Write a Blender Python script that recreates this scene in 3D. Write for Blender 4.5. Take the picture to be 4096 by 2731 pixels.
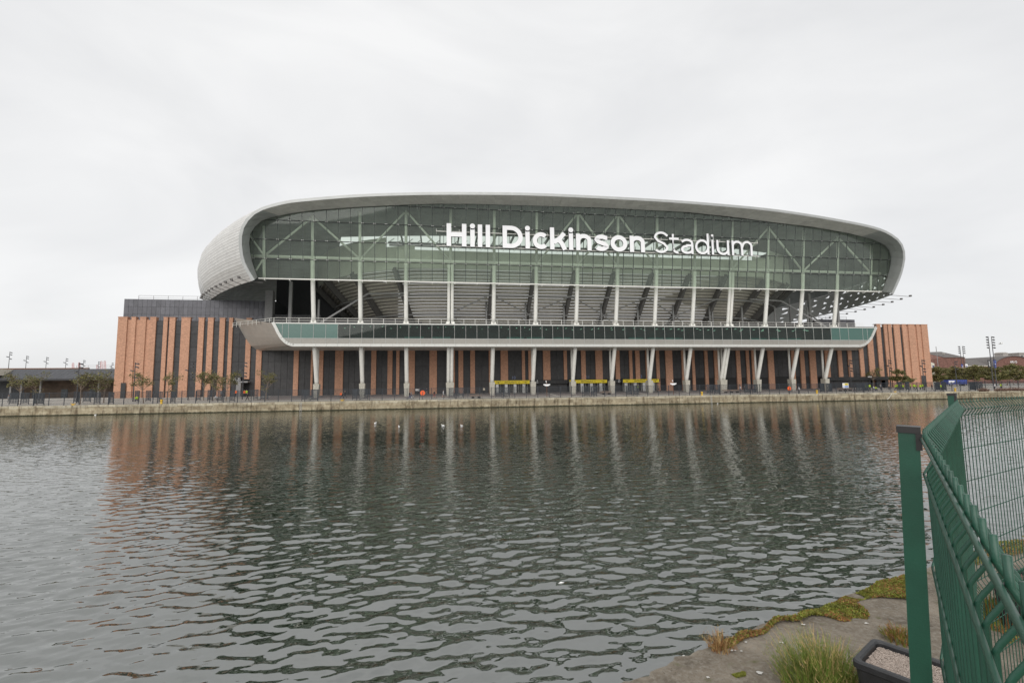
import bpy, bmesh, math, random
import numpy as np
from mathutils import Vector, Matrix, noise as mnoise

random.seed(7)
R = math.radians
scene = bpy.context.scene
for o in list(bpy.data.objects):
    bpy.data.objects.remove(o)
COL = scene.collection

# ------------------------------------------------------------------ camera
CAM_Z = 2.45
W0, H0 = 4096, 2731                      # pixel grid of the photograph
FPX = 1903.85
YAW, PITCH, ROLL = R(8.7938), R(5.5001), R(-0.6936)
_f = np.array([math.sin(YAW) * math.cos(PITCH), math.cos(YAW) * math.cos(PITCH), math.sin(PITCH)])
_r = np.array([math.cos(YAW), -math.sin(YAW), 0.0])
_u = np.cross(_r, _f)
_r, _u = _r * math.cos(ROLL) + _u * math.sin(ROLL), -_r * math.sin(ROLL) + _u * math.cos(ROLL)
_O = np.array([0, 0, CAM_Z])
cam_data = bpy.data.cameras.new('camera')
cam = bpy.data.objects.new('camera', cam_data)
COL.objects.link(cam)
cam.matrix_world = Matrix(((_r[0], _u[0], -_f[0], 0), (_r[1], _u[1], -_f[1], 0),
                           (_r[2], _u[2], -_f[2], CAM_Z), (0, 0, 0, 1)))
cam_data.sensor_width = 36
cam_data.lens = 36 * FPX / W0
cam_data.clip_start = 0.02
cam_data.clip_end = 6000
scene.camera = cam
scene.render.resolution_x, scene.render.resolution_y = 1024, 682

# ------------------------------------------------------------------ sky and sun
SUN_EL, SUN_AZ = R(40), R(200)           # behind the camera, a little to its left
world = bpy.data.worlds.new('World')
scene.world = world
world.use_nodes = True
wn, wl = world.node_tree.nodes, world.node_tree.links
bg = wn['Background']
sky = wn.new('ShaderNodeTexSky')
sky.sky_type = 'NISHITA'
sky.sun_disc = False
sky.sun_elevation = SUN_EL
sky.sun_rotation = SUN_AZ
tc = wn.new('ShaderNodeTexCoord')
mp = wn.new('ShaderNodeMapping')
mp.inputs['Scale'].default_value = (1.0, 1.0, 2.6)
wl.new(tc.outputs['Generated'], mp.inputs['Vector'])
nz = wn.new('ShaderNodeTexNoise')
nz.inputs['Scale'].default_value = 1.9
nz.inputs['Detail'].default_value = 5
nz.inputs['Roughness'].default_value = 0.5
nz.inputs['Distortion'].default_value = 0.6
wl.new(mp.outputs[0], nz.inputs['Vector'])
rp = wn.new('ShaderNodeValToRGB')        # cloud radiance before the background strength
SKY_STRENGTH = 0.066
rp.color_ramp.elements[0].position = 0.30
rp.color_ramp.elements[0].color = (8.45, 8.5, 8.6, 1)
rp.color_ramp.elements[1].position = 0.66
rp.color_ramp.elements[1].color = (10.1, 10.1, 10.08, 1)
wl.new(nz.outputs['Fac'], rp.inputs['Fac'])
mx = wn.new('ShaderNodeMixRGB')
mx.inputs['Fac'].default_value = 0.94
wl.new(sky.outputs[0], mx.inputs['Color1'])
wl.new(rp.outputs[0], mx.inputs['Color2'])
wl.new(mx.outputs[0], bg.inputs['Color'])
bg.inputs['Strength'].default_value = SKY_STRENGTH

sun_data = bpy.data.lights.new('sun', 'SUN')
sun_data.energy = 1.5
sun_data.angle = R(70)
sun_data.color = (1.0, 0.965, 0.92)
sun = bpy.data.objects.new('sun', sun_data)
COL.objects.link(sun)
_sd = Vector((math.sin(SUN_AZ) * math.cos(SUN_EL), math.cos(SUN_AZ) * math.cos(SUN_EL), math.sin(SUN_EL)))
sun.rotation_euler = (-_sd).to_track_quat('-Z', 'Y').to_euler()
sun.location = (0, -40, 60)
vs = scene.view_settings
vs.view_transform = 'Standard'
vs.look = 'None'
vs.exposure = 0.55
vs.gamma = 1.0
vs.use_curve_mapping = False

# ------------------------------------------------------------------ pixel -> place helpers
def ray(x, y):
    return _f + _r * (x - W0 / 2) / FPX - _u * (y - H0 / 2) / FPX
def onY(x, y, Y):
    d = ray(x, y); return _O + d * (Y / d[1])
def onZ(x, y, Z):
    d = ray(x, y); return _O + d * ((Z - CAM_Z) / d[2])
def onTilt(x, y, a, b):                  # plane Y = a - b*z
    d = ray(x, y); return _O + d * ((a - b * CAM_Z) / (d[1] + b * d[2]))
def zg(Y):                               # far quay: flat coping, then rising to the building
    return 0.0 if Y < 106.5 else min(1.04, (Y - 106.5) * 0.0594)
def ground(x, y):
    Y = 112.0
    for _ in range(30):
        p = onZ(x, y, zg(Y)); Y = 0.5 * Y + 0.5 * min(max(p[1], 100), 125)
    p = onY(x, y, Y)
    return np.array([p[0], Y, zg(Y)])

# ------------------------------------------------------------------ materials
M = {}
def _lin(c):
    return tuple(c) + (1,)
def mat(name, col, rough=0.7, metal=0.0, var=0.12, scale=2.0, stretch=(1, 1, 1), obj_var=0.0,
        bump=0.0, bscale=20.0, spec=0.5, detail=4):
    m = bpy.data.materials.new(name); m.use_nodes = True
    nt = m.node_tree; n, l = nt.nodes, nt.links
    b = n['Principled BSDF']
    b.inputs['Roughness'].default_value = rough
    b.inputs['Metallic'].default_value = metal
    b.inputs['Specular IOR Level'].default_value = spec
    g = n.new('ShaderNodeNewGeometry')
    mp = n.new('ShaderNodeMapping'); mp.inputs['Scale'].default_value = stretch
    l.new(g.outputs['Position'], mp.inputs['Vector'])
    t = n.new('ShaderNodeTexNoise'); t.inputs['Scale'].default_value = scale; t.inputs['Detail'].default_value = detail
    l.new(mp.outputs[0], t.inputs['Vector'])
    mr = n.new('ShaderNodeMapRange')
    mr.inputs['From Min'].default_value = 0.3; mr.inputs['From Max'].default_value = 0.7
    mr.inputs['To Min'].default_value = 1 - var; mr.inputs['To Max'].default_value = 1 + var
    l.new(t.outputs['Fac'], mr.inputs['Value'])
    fac = mr.outputs[0]
    if obj_var:
        oi = n.new('ShaderNodeObjectInfo')
        m2 = n.new('ShaderNodeMapRange')
        m2.inputs['To Min'].default_value = 1 - obj_var; m2.inputs['To Max'].default_value = 1 + obj_var
        l.new(oi.outputs['Random'], m2.inputs['Value'])
        mm = n.new('ShaderNodeMath'); mm.operation = 'MULTIPLY'
        l.new(fac, mm.inputs[0]); l.new(m2.outputs[0], mm.inputs[1]); fac = mm.outputs[0]
    vm = n.new('ShaderNodeVectorMath'); vm.operation = 'SCALE'
    vm.inputs[0].default_value = col
    l.new(fac, vm.inputs['Scale'])
    l.new(vm.outputs[0], b.inputs['Base Color'])
    if bump:
        t2 = n.new('ShaderNodeTexNoise'); t2.inputs['Scale'].default_value = bscale; t2.inputs['Detail'].default_value = 5
        l.new(mp.outputs[0], t2.inputs['Vector'])
        bp = n.new('ShaderNodeBump'); bp.inputs['Strength'].default_value = bump; bp.inputs['Distance'].default_value = 0.05
        l.new(t2.outputs['Fac'], bp.inputs['Height']); l.new(bp.outputs[0], b.inputs['Normal'])
    M[name] = m
    return m

mat('brick', (0.49, 0.275, 0.185), 0.9, var=0.16, scale=5, obj_var=0.06, spec=0.2)
def _brick():
    m = M['brick']; n, l = m.node_tree.nodes, m.node_tree.links
    b = n['Principled BSDF']; src = b.inputs['Base Color'].links[0].from_socket
    g = n.new('ShaderNodeNewGeometry')
    sx = n.new('ShaderNodeSeparateXYZ'); l.new(g.outputs['Position'], sx.inputs[0])
    ad = n.new('ShaderNodeMath'); l.new(sx.outputs[0], ad.inputs[0]); l.new(sx.outputs[1], ad.inputs[1])
    cb = n.new('ShaderNodeCombineXYZ'); l.new(ad.outputs[0], cb.inputs[0]); l.new(sx.outputs[2], cb.inputs[1])
    bt = n.new('ShaderNodeTexBrick')
    bt.inputs['Scale'].default_value = 1.0
    bt.inputs['Brick Width'].default_value = 0.44; bt.inputs['Row Height'].default_value = 0.15
    bt.inputs['Mortar Size'].default_value = 0.012
    bt.inputs['Color1'].default_value = (0.86, 0.84, 0.82, 1); bt.inputs['Color2'].default_value = (1.14, 1.12, 1.1, 1)
    bt.inputs['Mortar'].default_value = (0.72, 0.85, 0.95, 1)
    l.new(cb.outputs[0], bt.inputs['Vector'])
    mu = n.new('ShaderNodeVectorMath'); mu.operation = 'MULTIPLY'
    l.new(src, mu.inputs[0]); l.new(bt.outputs['Color'], mu.inputs[1])
    l.new(mu.outputs[0], b.inputs['Base Color'])
_brick()
mat('clad_dark', (0.033, 0.032, 0.033), 0.55, var=0.25, scale=1.5, obj_var=0.22)
mat('clad_grey', (0.10, 0.10, 0.112), 0.45, metal=0.2, var=0.12, scale=1.2, obj_var=0.16)
mat('joint_dark', (0.018, 0.018, 0.019), 0.8)
mat('white_paint', (0.76, 0.75, 0.70), 0.45, var=0.05, scale=1.5)
mat('sign_white', (0.83, 0.83, 0.84), 0.4, var=0.02)
mat('sign_edge', (0.10, 0.10, 0.11), 0.5)
mat('concrete_base', (0.44, 0.42, 0.36), 0.85, var=0.12, scale=3)
mat('rim_metal', (0.40, 0.41, 0.40), 0.42, metal=0.35, var=0.06, scale=0.7, obj_var=0.03)
mat('soffit_panel', (0.56, 0.55, 0.51), 0.5, metal=0.0, var=0.08, scale=1, obj_var=0.07)
for i, v in enumerate((0.465, 0.485, 0.50, 0.515)):
    mat('shell_%d' % i, (v * 1.22, v * 1.2, v * 1.155), 0.4, metal=0.15, var=0.05, scale=0.4)
mat('lattice', (0.40, 0.40, 0.38), 0.6)
mat('shell_back', (0.20, 0.16, 0.155), 0.6)
mat('roof_dark', (0.20, 0.21, 0.20), 0.8, var=0.2, scale=0.4)
mat('mullion', (0.035, 0.04, 0.04), 0.5)
mat('terrace', (0.40, 0.37, 0.325), 0.9, var=0.14, scale=2, obj_var=0.08)
mat('raker', (0.115, 0.108, 0.104), 0.7, var=0.12)
mat('steel_grey', (0.24, 0.235, 0.235), 0.55, var=0.08)
mat('corner_dark', (0.055, 0.055, 0.06), 0.8)
mat('dropping', (0.50, 0.49, 0.46), 0.9)
mat('wall_purple', (0.11, 0.10, 0.105), 0.7, var=0.12)
mat('stand_wall', (0.50, 0.50, 0.44), 0.8, var=0.08, scale=0.6)
mat('hull_metal', (0.42, 0.395, 0.355), 0.45, metal=0.3, var=0.07, scale=0.6, obj_var=0.05)
mat('hull_rim', (0.56, 0.56, 0.53), 0.45, metal=0.2, var=0.04)
mat('spandrel_panel', (0.30, 0.285, 0.255), 0.5, metal=0.2, var=0.06, obj_var=0.05)
mat('spandrel_teal', (0.055, 0.125, 0.105), 0.12, var=0.06, obj_var=0.06, spec=0.5)
mat('frame_light', (0.42, 0.43, 0.41), 0.45)
mat('interior', (0.045, 0.075, 0.075), 0.8)
mat('counter', (0.24, 0.36, 0.30), 0.6)
mat('lead_grey', (0.055, 0.057, 0.064), 0.55, var=0.12, scale=1, obj_var=0.1)
mat('brown_lit', (0.10, 0.07, 0.05), 0.8, var=0.4, scale=0.8)
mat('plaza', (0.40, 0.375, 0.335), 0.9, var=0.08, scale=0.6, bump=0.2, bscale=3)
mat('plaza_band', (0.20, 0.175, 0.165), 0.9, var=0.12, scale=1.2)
mat('ground', (0.26, 0.25, 0.225), 0.95, var=0.2, scale=0.1)
mat('fence_dark', (0.030, 0.036, 0.045), 0.55)
mat('screen_mesh', (0.045, 0.055, 0.066), 0.6)
mat('lamp_dark', (0.05, 0.05, 0.055), 0.5)
mat('yellow', (0.72, 0.56, 0.02), 0.5, var=0.04)
mat('bollard_yellow', (0.58, 0.36, 0.03), 0.55, var=0.25, scale=6)
mat('black', (0.015, 0.015, 0.016), 0.5)
mat('orange', (0.72, 0.11, 0.025), 0.5)
mat('stainless', (0.52, 0.52, 0.50), 0.35, metal=0.6)
mat('blue', (0.035, 0.06, 0.26), 0.5, var=0.1)
mat('sign_blue', (0.06, 0.16, 0.45), 0.5)
mat('number_blue', (0.16, 0.20, 0.34), 0.5)
mat('rust', (0.16, 0.075, 0.04), 0.9, var=0.3, scale=8)
mat('timber', (0.23, 0.17, 0.13), 0.8, var=0.2, scale=6)
mat('bark', (0.22, 0.17, 0.13), 0.9, var=0.25, scale=9)
mat('crane_red', (0.60, 0.36, 0.36), 0.8)
mat('old_brick', (0.17, 0.085, 0.068), 0.95, var=0.35, scale=1.4)
mat('slate', (0.115, 0.105, 0.10), 0.85, var=0.2, scale=1.5)
mat('render_white', (0.60, 0.58, 0.50), 0.9, var=0.12)
mat('stone_grey', (0.33, 0.31, 0.29), 0.9, var=0.15)
mat('glass_dark', (0.03, 0.04, 0.045), 0.1)
mat('rope', (0.62, 0.60, 0.54), 0.9)
mat('gull', (0.75, 0.75, 0.74), 0.8)
mat('green_paint', (0.012, 0.066, 0.041), 0.40, var=0.24, scale=9, bump=0.05, bscale=300, spec=0.55)
mat('cap_black', (0.022, 0.020, 0.020), 0.45)
mat('planter_black', (0.020, 0.021, 0.023), 0.42, var=0.25, scale=12, bump=0.08, bscale=120)
mat('gravel', (0.47, 0.40, 0.35), 0.95, var=0.14, scale=60)
mat('soil_brown', (0.20, 0.135, 0.115), 0.95, var=0.3, scale=40)
mat('grass_green', (0.15, 0.21, 0.03), 0.7, var=0.3, scale=9)
mat('grass_straw', (0.44, 0.31, 0.135), 0.8, var=0.25, scale=9)
mat('sedum_green', (0.155, 0.165, 0.020), 0.7, var=0.35, scale=14)
mat('sedum_rust', (0.24, 0.115, 0.04), 0.8, var=0.35, scale=14)
mat('twig_brown', (0.145, 0.085, 0.06), 0.9, var=0.3, scale=5)
for nm, c in dict(leaf_a=(0.14, 0.135, 0.040), leaf_b=(0.085, 0.095, 0.030), leaf_c=(0.20, 0.165, 0.065)).items():
    mat(nm, c, 0.65, var=0.3, scale=3)
for nm, c in dict(skin=(0.45, 0.27, 0.19), hair=(0.05, 0.035, 0.025), hivis=(0.50, 0.72, 0.02), hiorange=(0.80, 0.14, 0.03),
                  c_black=(0.02, 0.02, 0.024), c_white=(0.68, 0.68, 0.70), c_grey=(0.22, 0.22, 0.23), c_navy=(0.03, 0.04, 0.11),
                  c_red=(0.33, 0.02, 0.03), c_jeans=(0.07, 0.10, 0.19), c_tan=(0.40, 0.26, 0.17), c_cream=(0.62, 0.57, 0.46),
                  c_blue=(0.28, 0.34, 0.50)).items():
    mat(nm, c, 0.85, var=0.08)

def glass_mat(name, tint, refl=1.0, rough=0.02, veil=0.0):
    m = bpy.data.materials.new(name); m.use_nodes = True
    n, l = m.node_tree.nodes, m.node_tree.links
    n.clear()
    out = n.new('ShaderNodeOutputMaterial')
    tr = n.new('ShaderNodeBsdfTransparent'); tr.inputs['Color'].default_value = _lin(tint)
    gl = n.new('ShaderNodeBsdfGlossy'); gl.inputs['Roughness'].default_value = rough
    gl.inputs['Color'].default_value = (0.9, 0.95, 0.92, 1)
    fr = n.new('ShaderNodeFresnel'); fr.inputs['IOR'].default_value = 1.5
    mu = n.new('ShaderNodeMath'); mu.operation = 'MULTIPLY'; mu.inputs[1].default_value = refl
    l.new(fr.outputs[0], mu.inputs[0])
    gg = n.new('ShaderNodeNewGeometry'); inv = n.new('ShaderNodeMath'); inv.operation = 'SUBTRACT'; inv.inputs[0].default_value = 1.0
    l.new(gg.outputs['Backfacing'], inv.inputs[1])
    m3 = n.new('ShaderNodeMath'); m3.operation = 'MULTIPLY'; l.new(mu.outputs[0], m3.inputs[0]); l.new(inv.outputs[0], m3.inputs[1]); mu = m3
    oi = n.new('ShaderNodeObjectInfo'); hv_ = n.new('ShaderNodeHueSaturation'); hv_.inputs['Color'].default_value = _lin(tint)
    rr_ = n.new('ShaderNodeMapRange'); rr_.inputs['To Min'].default_value = 0.96; rr_.inputs['To Max'].default_value = 1.03
    l.new(oi.outputs['Random'], rr_.inputs['Value']); l.new(rr_.outputs[0], hv_.inputs['Value']); l.new(hv_.outputs[0], tr.inputs['Color'])
    mi = n.new('ShaderNodeMixShader')
    l.new(mu.outputs[0], mi.inputs[0]); l.new(tr.outputs[0], mi.inputs[1]); l.new(gl.outputs[0], mi.inputs[2])
    if veil:                                 # reflected haze of bright surroundings, painted in as a pale diffuse layer
        df = n.new('ShaderNodeBsdfDiffuse'); df.inputs['Color'].default_value = (0.55, 0.66, 0.55, 1)
        nz_ = n.new('ShaderNodeTexNoise'); nz_.inputs['Scale'].default_value = 0.35; nz_.inputs['Detail'].default_value = 4
        l.new(gg.outputs['Position'], nz_.inputs['Vector'])
        dr = n.new('ShaderNodeMapRange'); dr.inputs['From Min'].default_value = 0.3; dr.inputs['From Max'].default_value = 0.7
        dr.inputs['To Min'].default_value = veil * .7; dr.inputs['To Max'].default_value = veil * 1.3
        l.new(nz_.outputs['Fac'], dr.inputs['Value'])
        m5 = n.new('ShaderNodeMath'); m5.operation = 'MULTIPLY'; l.new(dr.outputs[0], m5.inputs[0]); l.new(inv.outputs[0], m5.inputs[1])
        mj = n.new('ShaderNodeMixShader'); l.new(m5.outputs[0], mj.inputs[0]); l.new(mi.outputs[0], mj.inputs[1]); l.new(df.outputs[0], mj.inputs[2]); mi = mj
    l.new(mi.outputs[0], out.inputs['Surface'])
    M[name] = m
glass_mat('facade_glass', (0.85, 0.895, 0.848), 1.2, veil=0.085)
glass_mat('lounge_glass', (0.44, 0.66, 0.64), 0.8, veil=0.02)

def emit_mat(name, col, s):
    m = bpy.data.materials.new(name); m.use_nodes = True
    n, l = m.node_tree.nodes, m.node_tree.links
    b = n['Principled BSDF']
    b.inputs['Base Color'].default_value = _lin(col)
    b.inputs['Emission Color'].default_value = _lin(col); b.inputs['Emission Strength'].default_value = s
    M[name] = m
emit_mat('lamp_strip', (1.0, 0.90, 0.66), 1.6)

def stone_mat(name, base, light, dark):
    """dock masonry: blotches, vertical streaks, weed line just above the water"""
    m = bpy.data.materials.new(name); m.use_nodes = True
    n, l = m.node_tree.nodes, m.node_tree.links
    b = n['Principled BSDF']; b.inputs['Roughness'].default_value = 0.92; b.inputs['Specular IOR Level'].default_value = 0.2
    g = n.new('ShaderNodeNewGeometry')
    def nse(sc, st, det=6):
        mp = n.new('ShaderNodeMapping'); mp.inputs['Scale'].default_value = st
        l.new(g.outputs['Position'], mp.inputs['Vector'])
        t = n.new('ShaderNodeTexNoise'); t.inputs['Scale'].default_value = sc; t.inputs['Detail'].default_value = det
        t.inputs['Roughness'].default_value = 0.62
        l.new(mp.outputs[0], t.inputs['Vector']); return t.outputs['Fac']
    def ramp(src, p0, p1):
        r = n.new('ShaderNodeMapRange'); r.inputs['From Min'].default_value = p0; r.inputs['From Max'].default_value = p1
        l.new(src, r.inputs['Value']); return r.outputs[0]
    def mixc(f, a, c):
        x = n.new('ShaderNodeMixRGB'); l.new(f, x.inputs[0])
        for s, v in ((1, a), (2, c)):
            if isinstance(v, tuple): x.inputs[s].default_value = v + (1,)
            else: l.new(v, x.inputs[s])
        return x.outputs[0]
    c = mixc(ramp(nse(1.1, (1, 1, 1.2)), 0.38, 0.66), base, light)
    c = mixc(ramp(nse(1.6, (1.1, 1.1, 0.22)), 0.50, 0.70), c, dark)
    c = mixc(ramp(nse(9, (1, 1, 0.7)), 0.56, 0.74), c, dark)
    oi = n.new('ShaderNodeObjectInfo')
    hs = n.new('ShaderNodeHueSaturation')
    r = n.new('ShaderNodeMapRange'); r.inputs['To Min'].default_value = 0.82; r.inputs['To Max'].default_value = 1.14
    l.new(oi.outputs['Random'], r.inputs['Value']); l.new(r.outputs[0], hs.inputs['Value']); l.new(c, hs.inputs['Color'])
    c = hs.outputs[0]
    sx = n.new('ShaderNodeSeparateXYZ'); l.new(g.outputs['Position'], sx.inputs[0])
    wob = n.new('ShaderNodeMath'); wob.operation = 'MULTIPLY_ADD'
    l.new(nse(2.5, (1, 1, 1)), wob.inputs[0]); wob.inputs[1].default_value = 0.35; l.new(sx.outputs[2], wob.inputs[2])
    low = n.new('ShaderNodeMapRange'); low.inputs['From Min'].default_value = -1.62; low.inputs['From Max'].default_value = -1.47
    low.inputs['To Min'].default_value = 1; low.inputs['To Max'].default_value = 0
    l.new(wob.outputs[0], low.inputs['Value'])
    c = mixc(low.outputs[0], c, (0.035, 0.036, 0.022))
    l.new(c, b.inputs['Base Color'])
    bp = n.new('ShaderNodeBump'); bp.inputs['Strength'].default_value = 0.6; bp.inputs['Distance'].default_value = 0.06
    l.new(nse(5, (1, 1, 1)), bp.inputs['Height']); l.new(bp.outputs[0], b.inputs['Normal'])
    M[name] = m
stone_mat('quay_stone', (0.25, 0.205, 0.135), (0.42, 0.37, 0.265), (0.09, 0.068, 0.046))
stone_mat('coping_stone', (0.38, 0.335, 0.245), (0.48, 0.44, 0.34), (0.17, 0.135, 0.09))

def near_ground_mat():
    m = bpy.data.materials.new('near_quay'); m.use_nodes = True
    n, l = m.node_tree.nodes, m.node_tree.links
    b = n['Principled BSDF']; b.inputs['Roughness'].default_value = 0.93; b.inputs['Specular IOR Level'].default_value = 0.2
    g = n.new('ShaderNodeNewGeometry')
    def nse(sc, det=6, rg=0.6):
        t = n.new('ShaderNodeTexNoise'); t.inputs['Scale'].default_value = sc; t.inputs['Detail'].default_value = det
        t.inputs['Roughness'].default_value = rg
        l.new(g.outputs['Position'], t.inputs['Vector']); return t.outputs['Fac']
    def mixc(f, p0, p1, a, c):
        r = n.new('ShaderNodeMapRange'); r.inputs['From Min'].default_value = p0; r.inputs['From Max'].default_value = p1
        l.new(f, r.inputs['Value'])
        x = n.new('ShaderNodeMixRGB'); l.new(r.outputs[0], x.inputs[0])
        for s, v in ((1, a), (2, c)):
            if isinstance(v, tuple): x.inputs[s].default_value = v + (1,)
            else: l.new(v, x.inputs[s])
        return x.outputs[0]
    c = mixc(nse(2.2), 0.35, 0.68, (0.105, 0.088, 0.068), (0.25, 0.215, 0.17))
    c = mixc(nse(22), 0.45, 0.75, c, (0.25, 0.23, 0.195))
    c = mixc(nse(70, 3), 0.58, 0.72, c, (0.075, 0.062, 0.05))
    c = mixc(nse(5.5), 0.60, 0.72, c, (0.10, 0.095, 0.045))
    l.new(c, b.inputs['Base Color'])
    bp = n.new('ShaderNodeBump'); bp.inputs['Strength'].default_value = 0.7; bp.inputs['Distance'].default_value = 0.02
    l.new(nse(26, 8, 0.7), bp.inputs['Height']); l.new(bp.outputs[0], b.inputs['Normal'])
    M['near_quay'] = m
near_ground_mat()

# each layer of ripples: (stretch of the pattern per metre, turn in degrees, slope across the crests, slope along them)
WAVES = [((2.4, 7.0, 1), -9, 0.25, 0.10, 2),
         ((6.5, 15.0, 1), 7, 0.17, 0.12, 2)]
def water_mat():
    m = bpy.data.materials.new('water'); m.use_nodes = True
    n, l = m.node_tree.nodes, m.node_tree.links
    b = n['Principled BSDF']
    b.inputs['Base Color'].default_value = (0.011, 0.019, 0.009, 1)
    b.inputs['Roughness'].default_value = 0.03
    b.inputs['IOR'].default_value = 2.35
    b.inputs['Specular IOR Level'].default_value = 0.8
    g = n.new('ShaderNodeNewGeometry')
    tot = None
    for st, rot, sy, sx, det in WAVES:
        mp = n.new('ShaderNodeMapping'); mp.inputs['Rotation'].default_value = (0, 0, R(rot))
        l.new(g.outputs['Position'], mp.inputs['Vector'])
        m2 = n.new('ShaderNodeMapping'); m2.inputs['Scale'].default_value = st
        l.new(mp.outputs[0], m2.inputs['Vector'])
        t = n.new('ShaderNodeTexNoise'); t.inputs['Scale'].default_value = 1.0; t.inputs['Detail'].default_value = det
        t.inputs['Roughness'].default_value = 0.45; t.inputs['Distortion'].default_value = 0.35
        l.new(m2.outputs[0], t.inputs['Vector'])
        sb = n.new('ShaderNodeVectorMath'); sb.operation = 'SUBTRACT'; sb.inputs[1].default_value = (0.5, 0.5, 0.5)
        l.new(t.outputs['Color'], sb.inputs[0])
        mu = n.new('ShaderNodeVectorMath'); mu.operation = 'MULTIPLY'; mu.inputs[1].default_value = (sx, sy, 0)
        l.new(sb.outputs[0], mu.inputs[0])
        if tot is None: tot = mu.outputs[0]
        else:
            ad = n.new('ShaderNodeVectorMath'); l.new(tot, ad.inputs[0]); l.new(mu.outputs[0], ad.inputs[1]); tot = ad.outputs[0]
    wp = n.new('ShaderNodeTexNoise'); wp.inputs['Scale'].default_value = 0.07; wp.inputs['Detail'].default_value = 3
    l.new(g.outputs['Position'], wp.inputs['Vector'])
    wr = n.new('ShaderNodeMapRange'); wr.inputs['From Min'].default_value = 0.35; wr.inputs['From Max'].default_value = 0.65
    wr.inputs['To Min'].default_value = 0.72; wr.inputs['To Max'].default_value = 1.25; l.new(wp.outputs['Fac'], wr.inputs['Value'])
    sc_ = n.new('ShaderNodeVectorMath'); sc_.operation = 'SCALE'; l.new(tot, sc_.inputs[0]); l.new(wr.outputs[0], sc_.inputs['Scale']); tot = sc_.outputs[0]
    up = n.new('ShaderNodeVectorMath'); l.new(g.outputs['Normal'], up.inputs[1]); l.new(tot, up.inputs[0])
    nm = n.new('ShaderNodeVectorMath'); nm.operation = 'NORMALIZE'; l.new(up.outputs[0], nm.inputs[0])
    l.new(nm.outputs[0], b.inputs['Normal'])
    M['water'] = m
water_mat()
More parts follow.
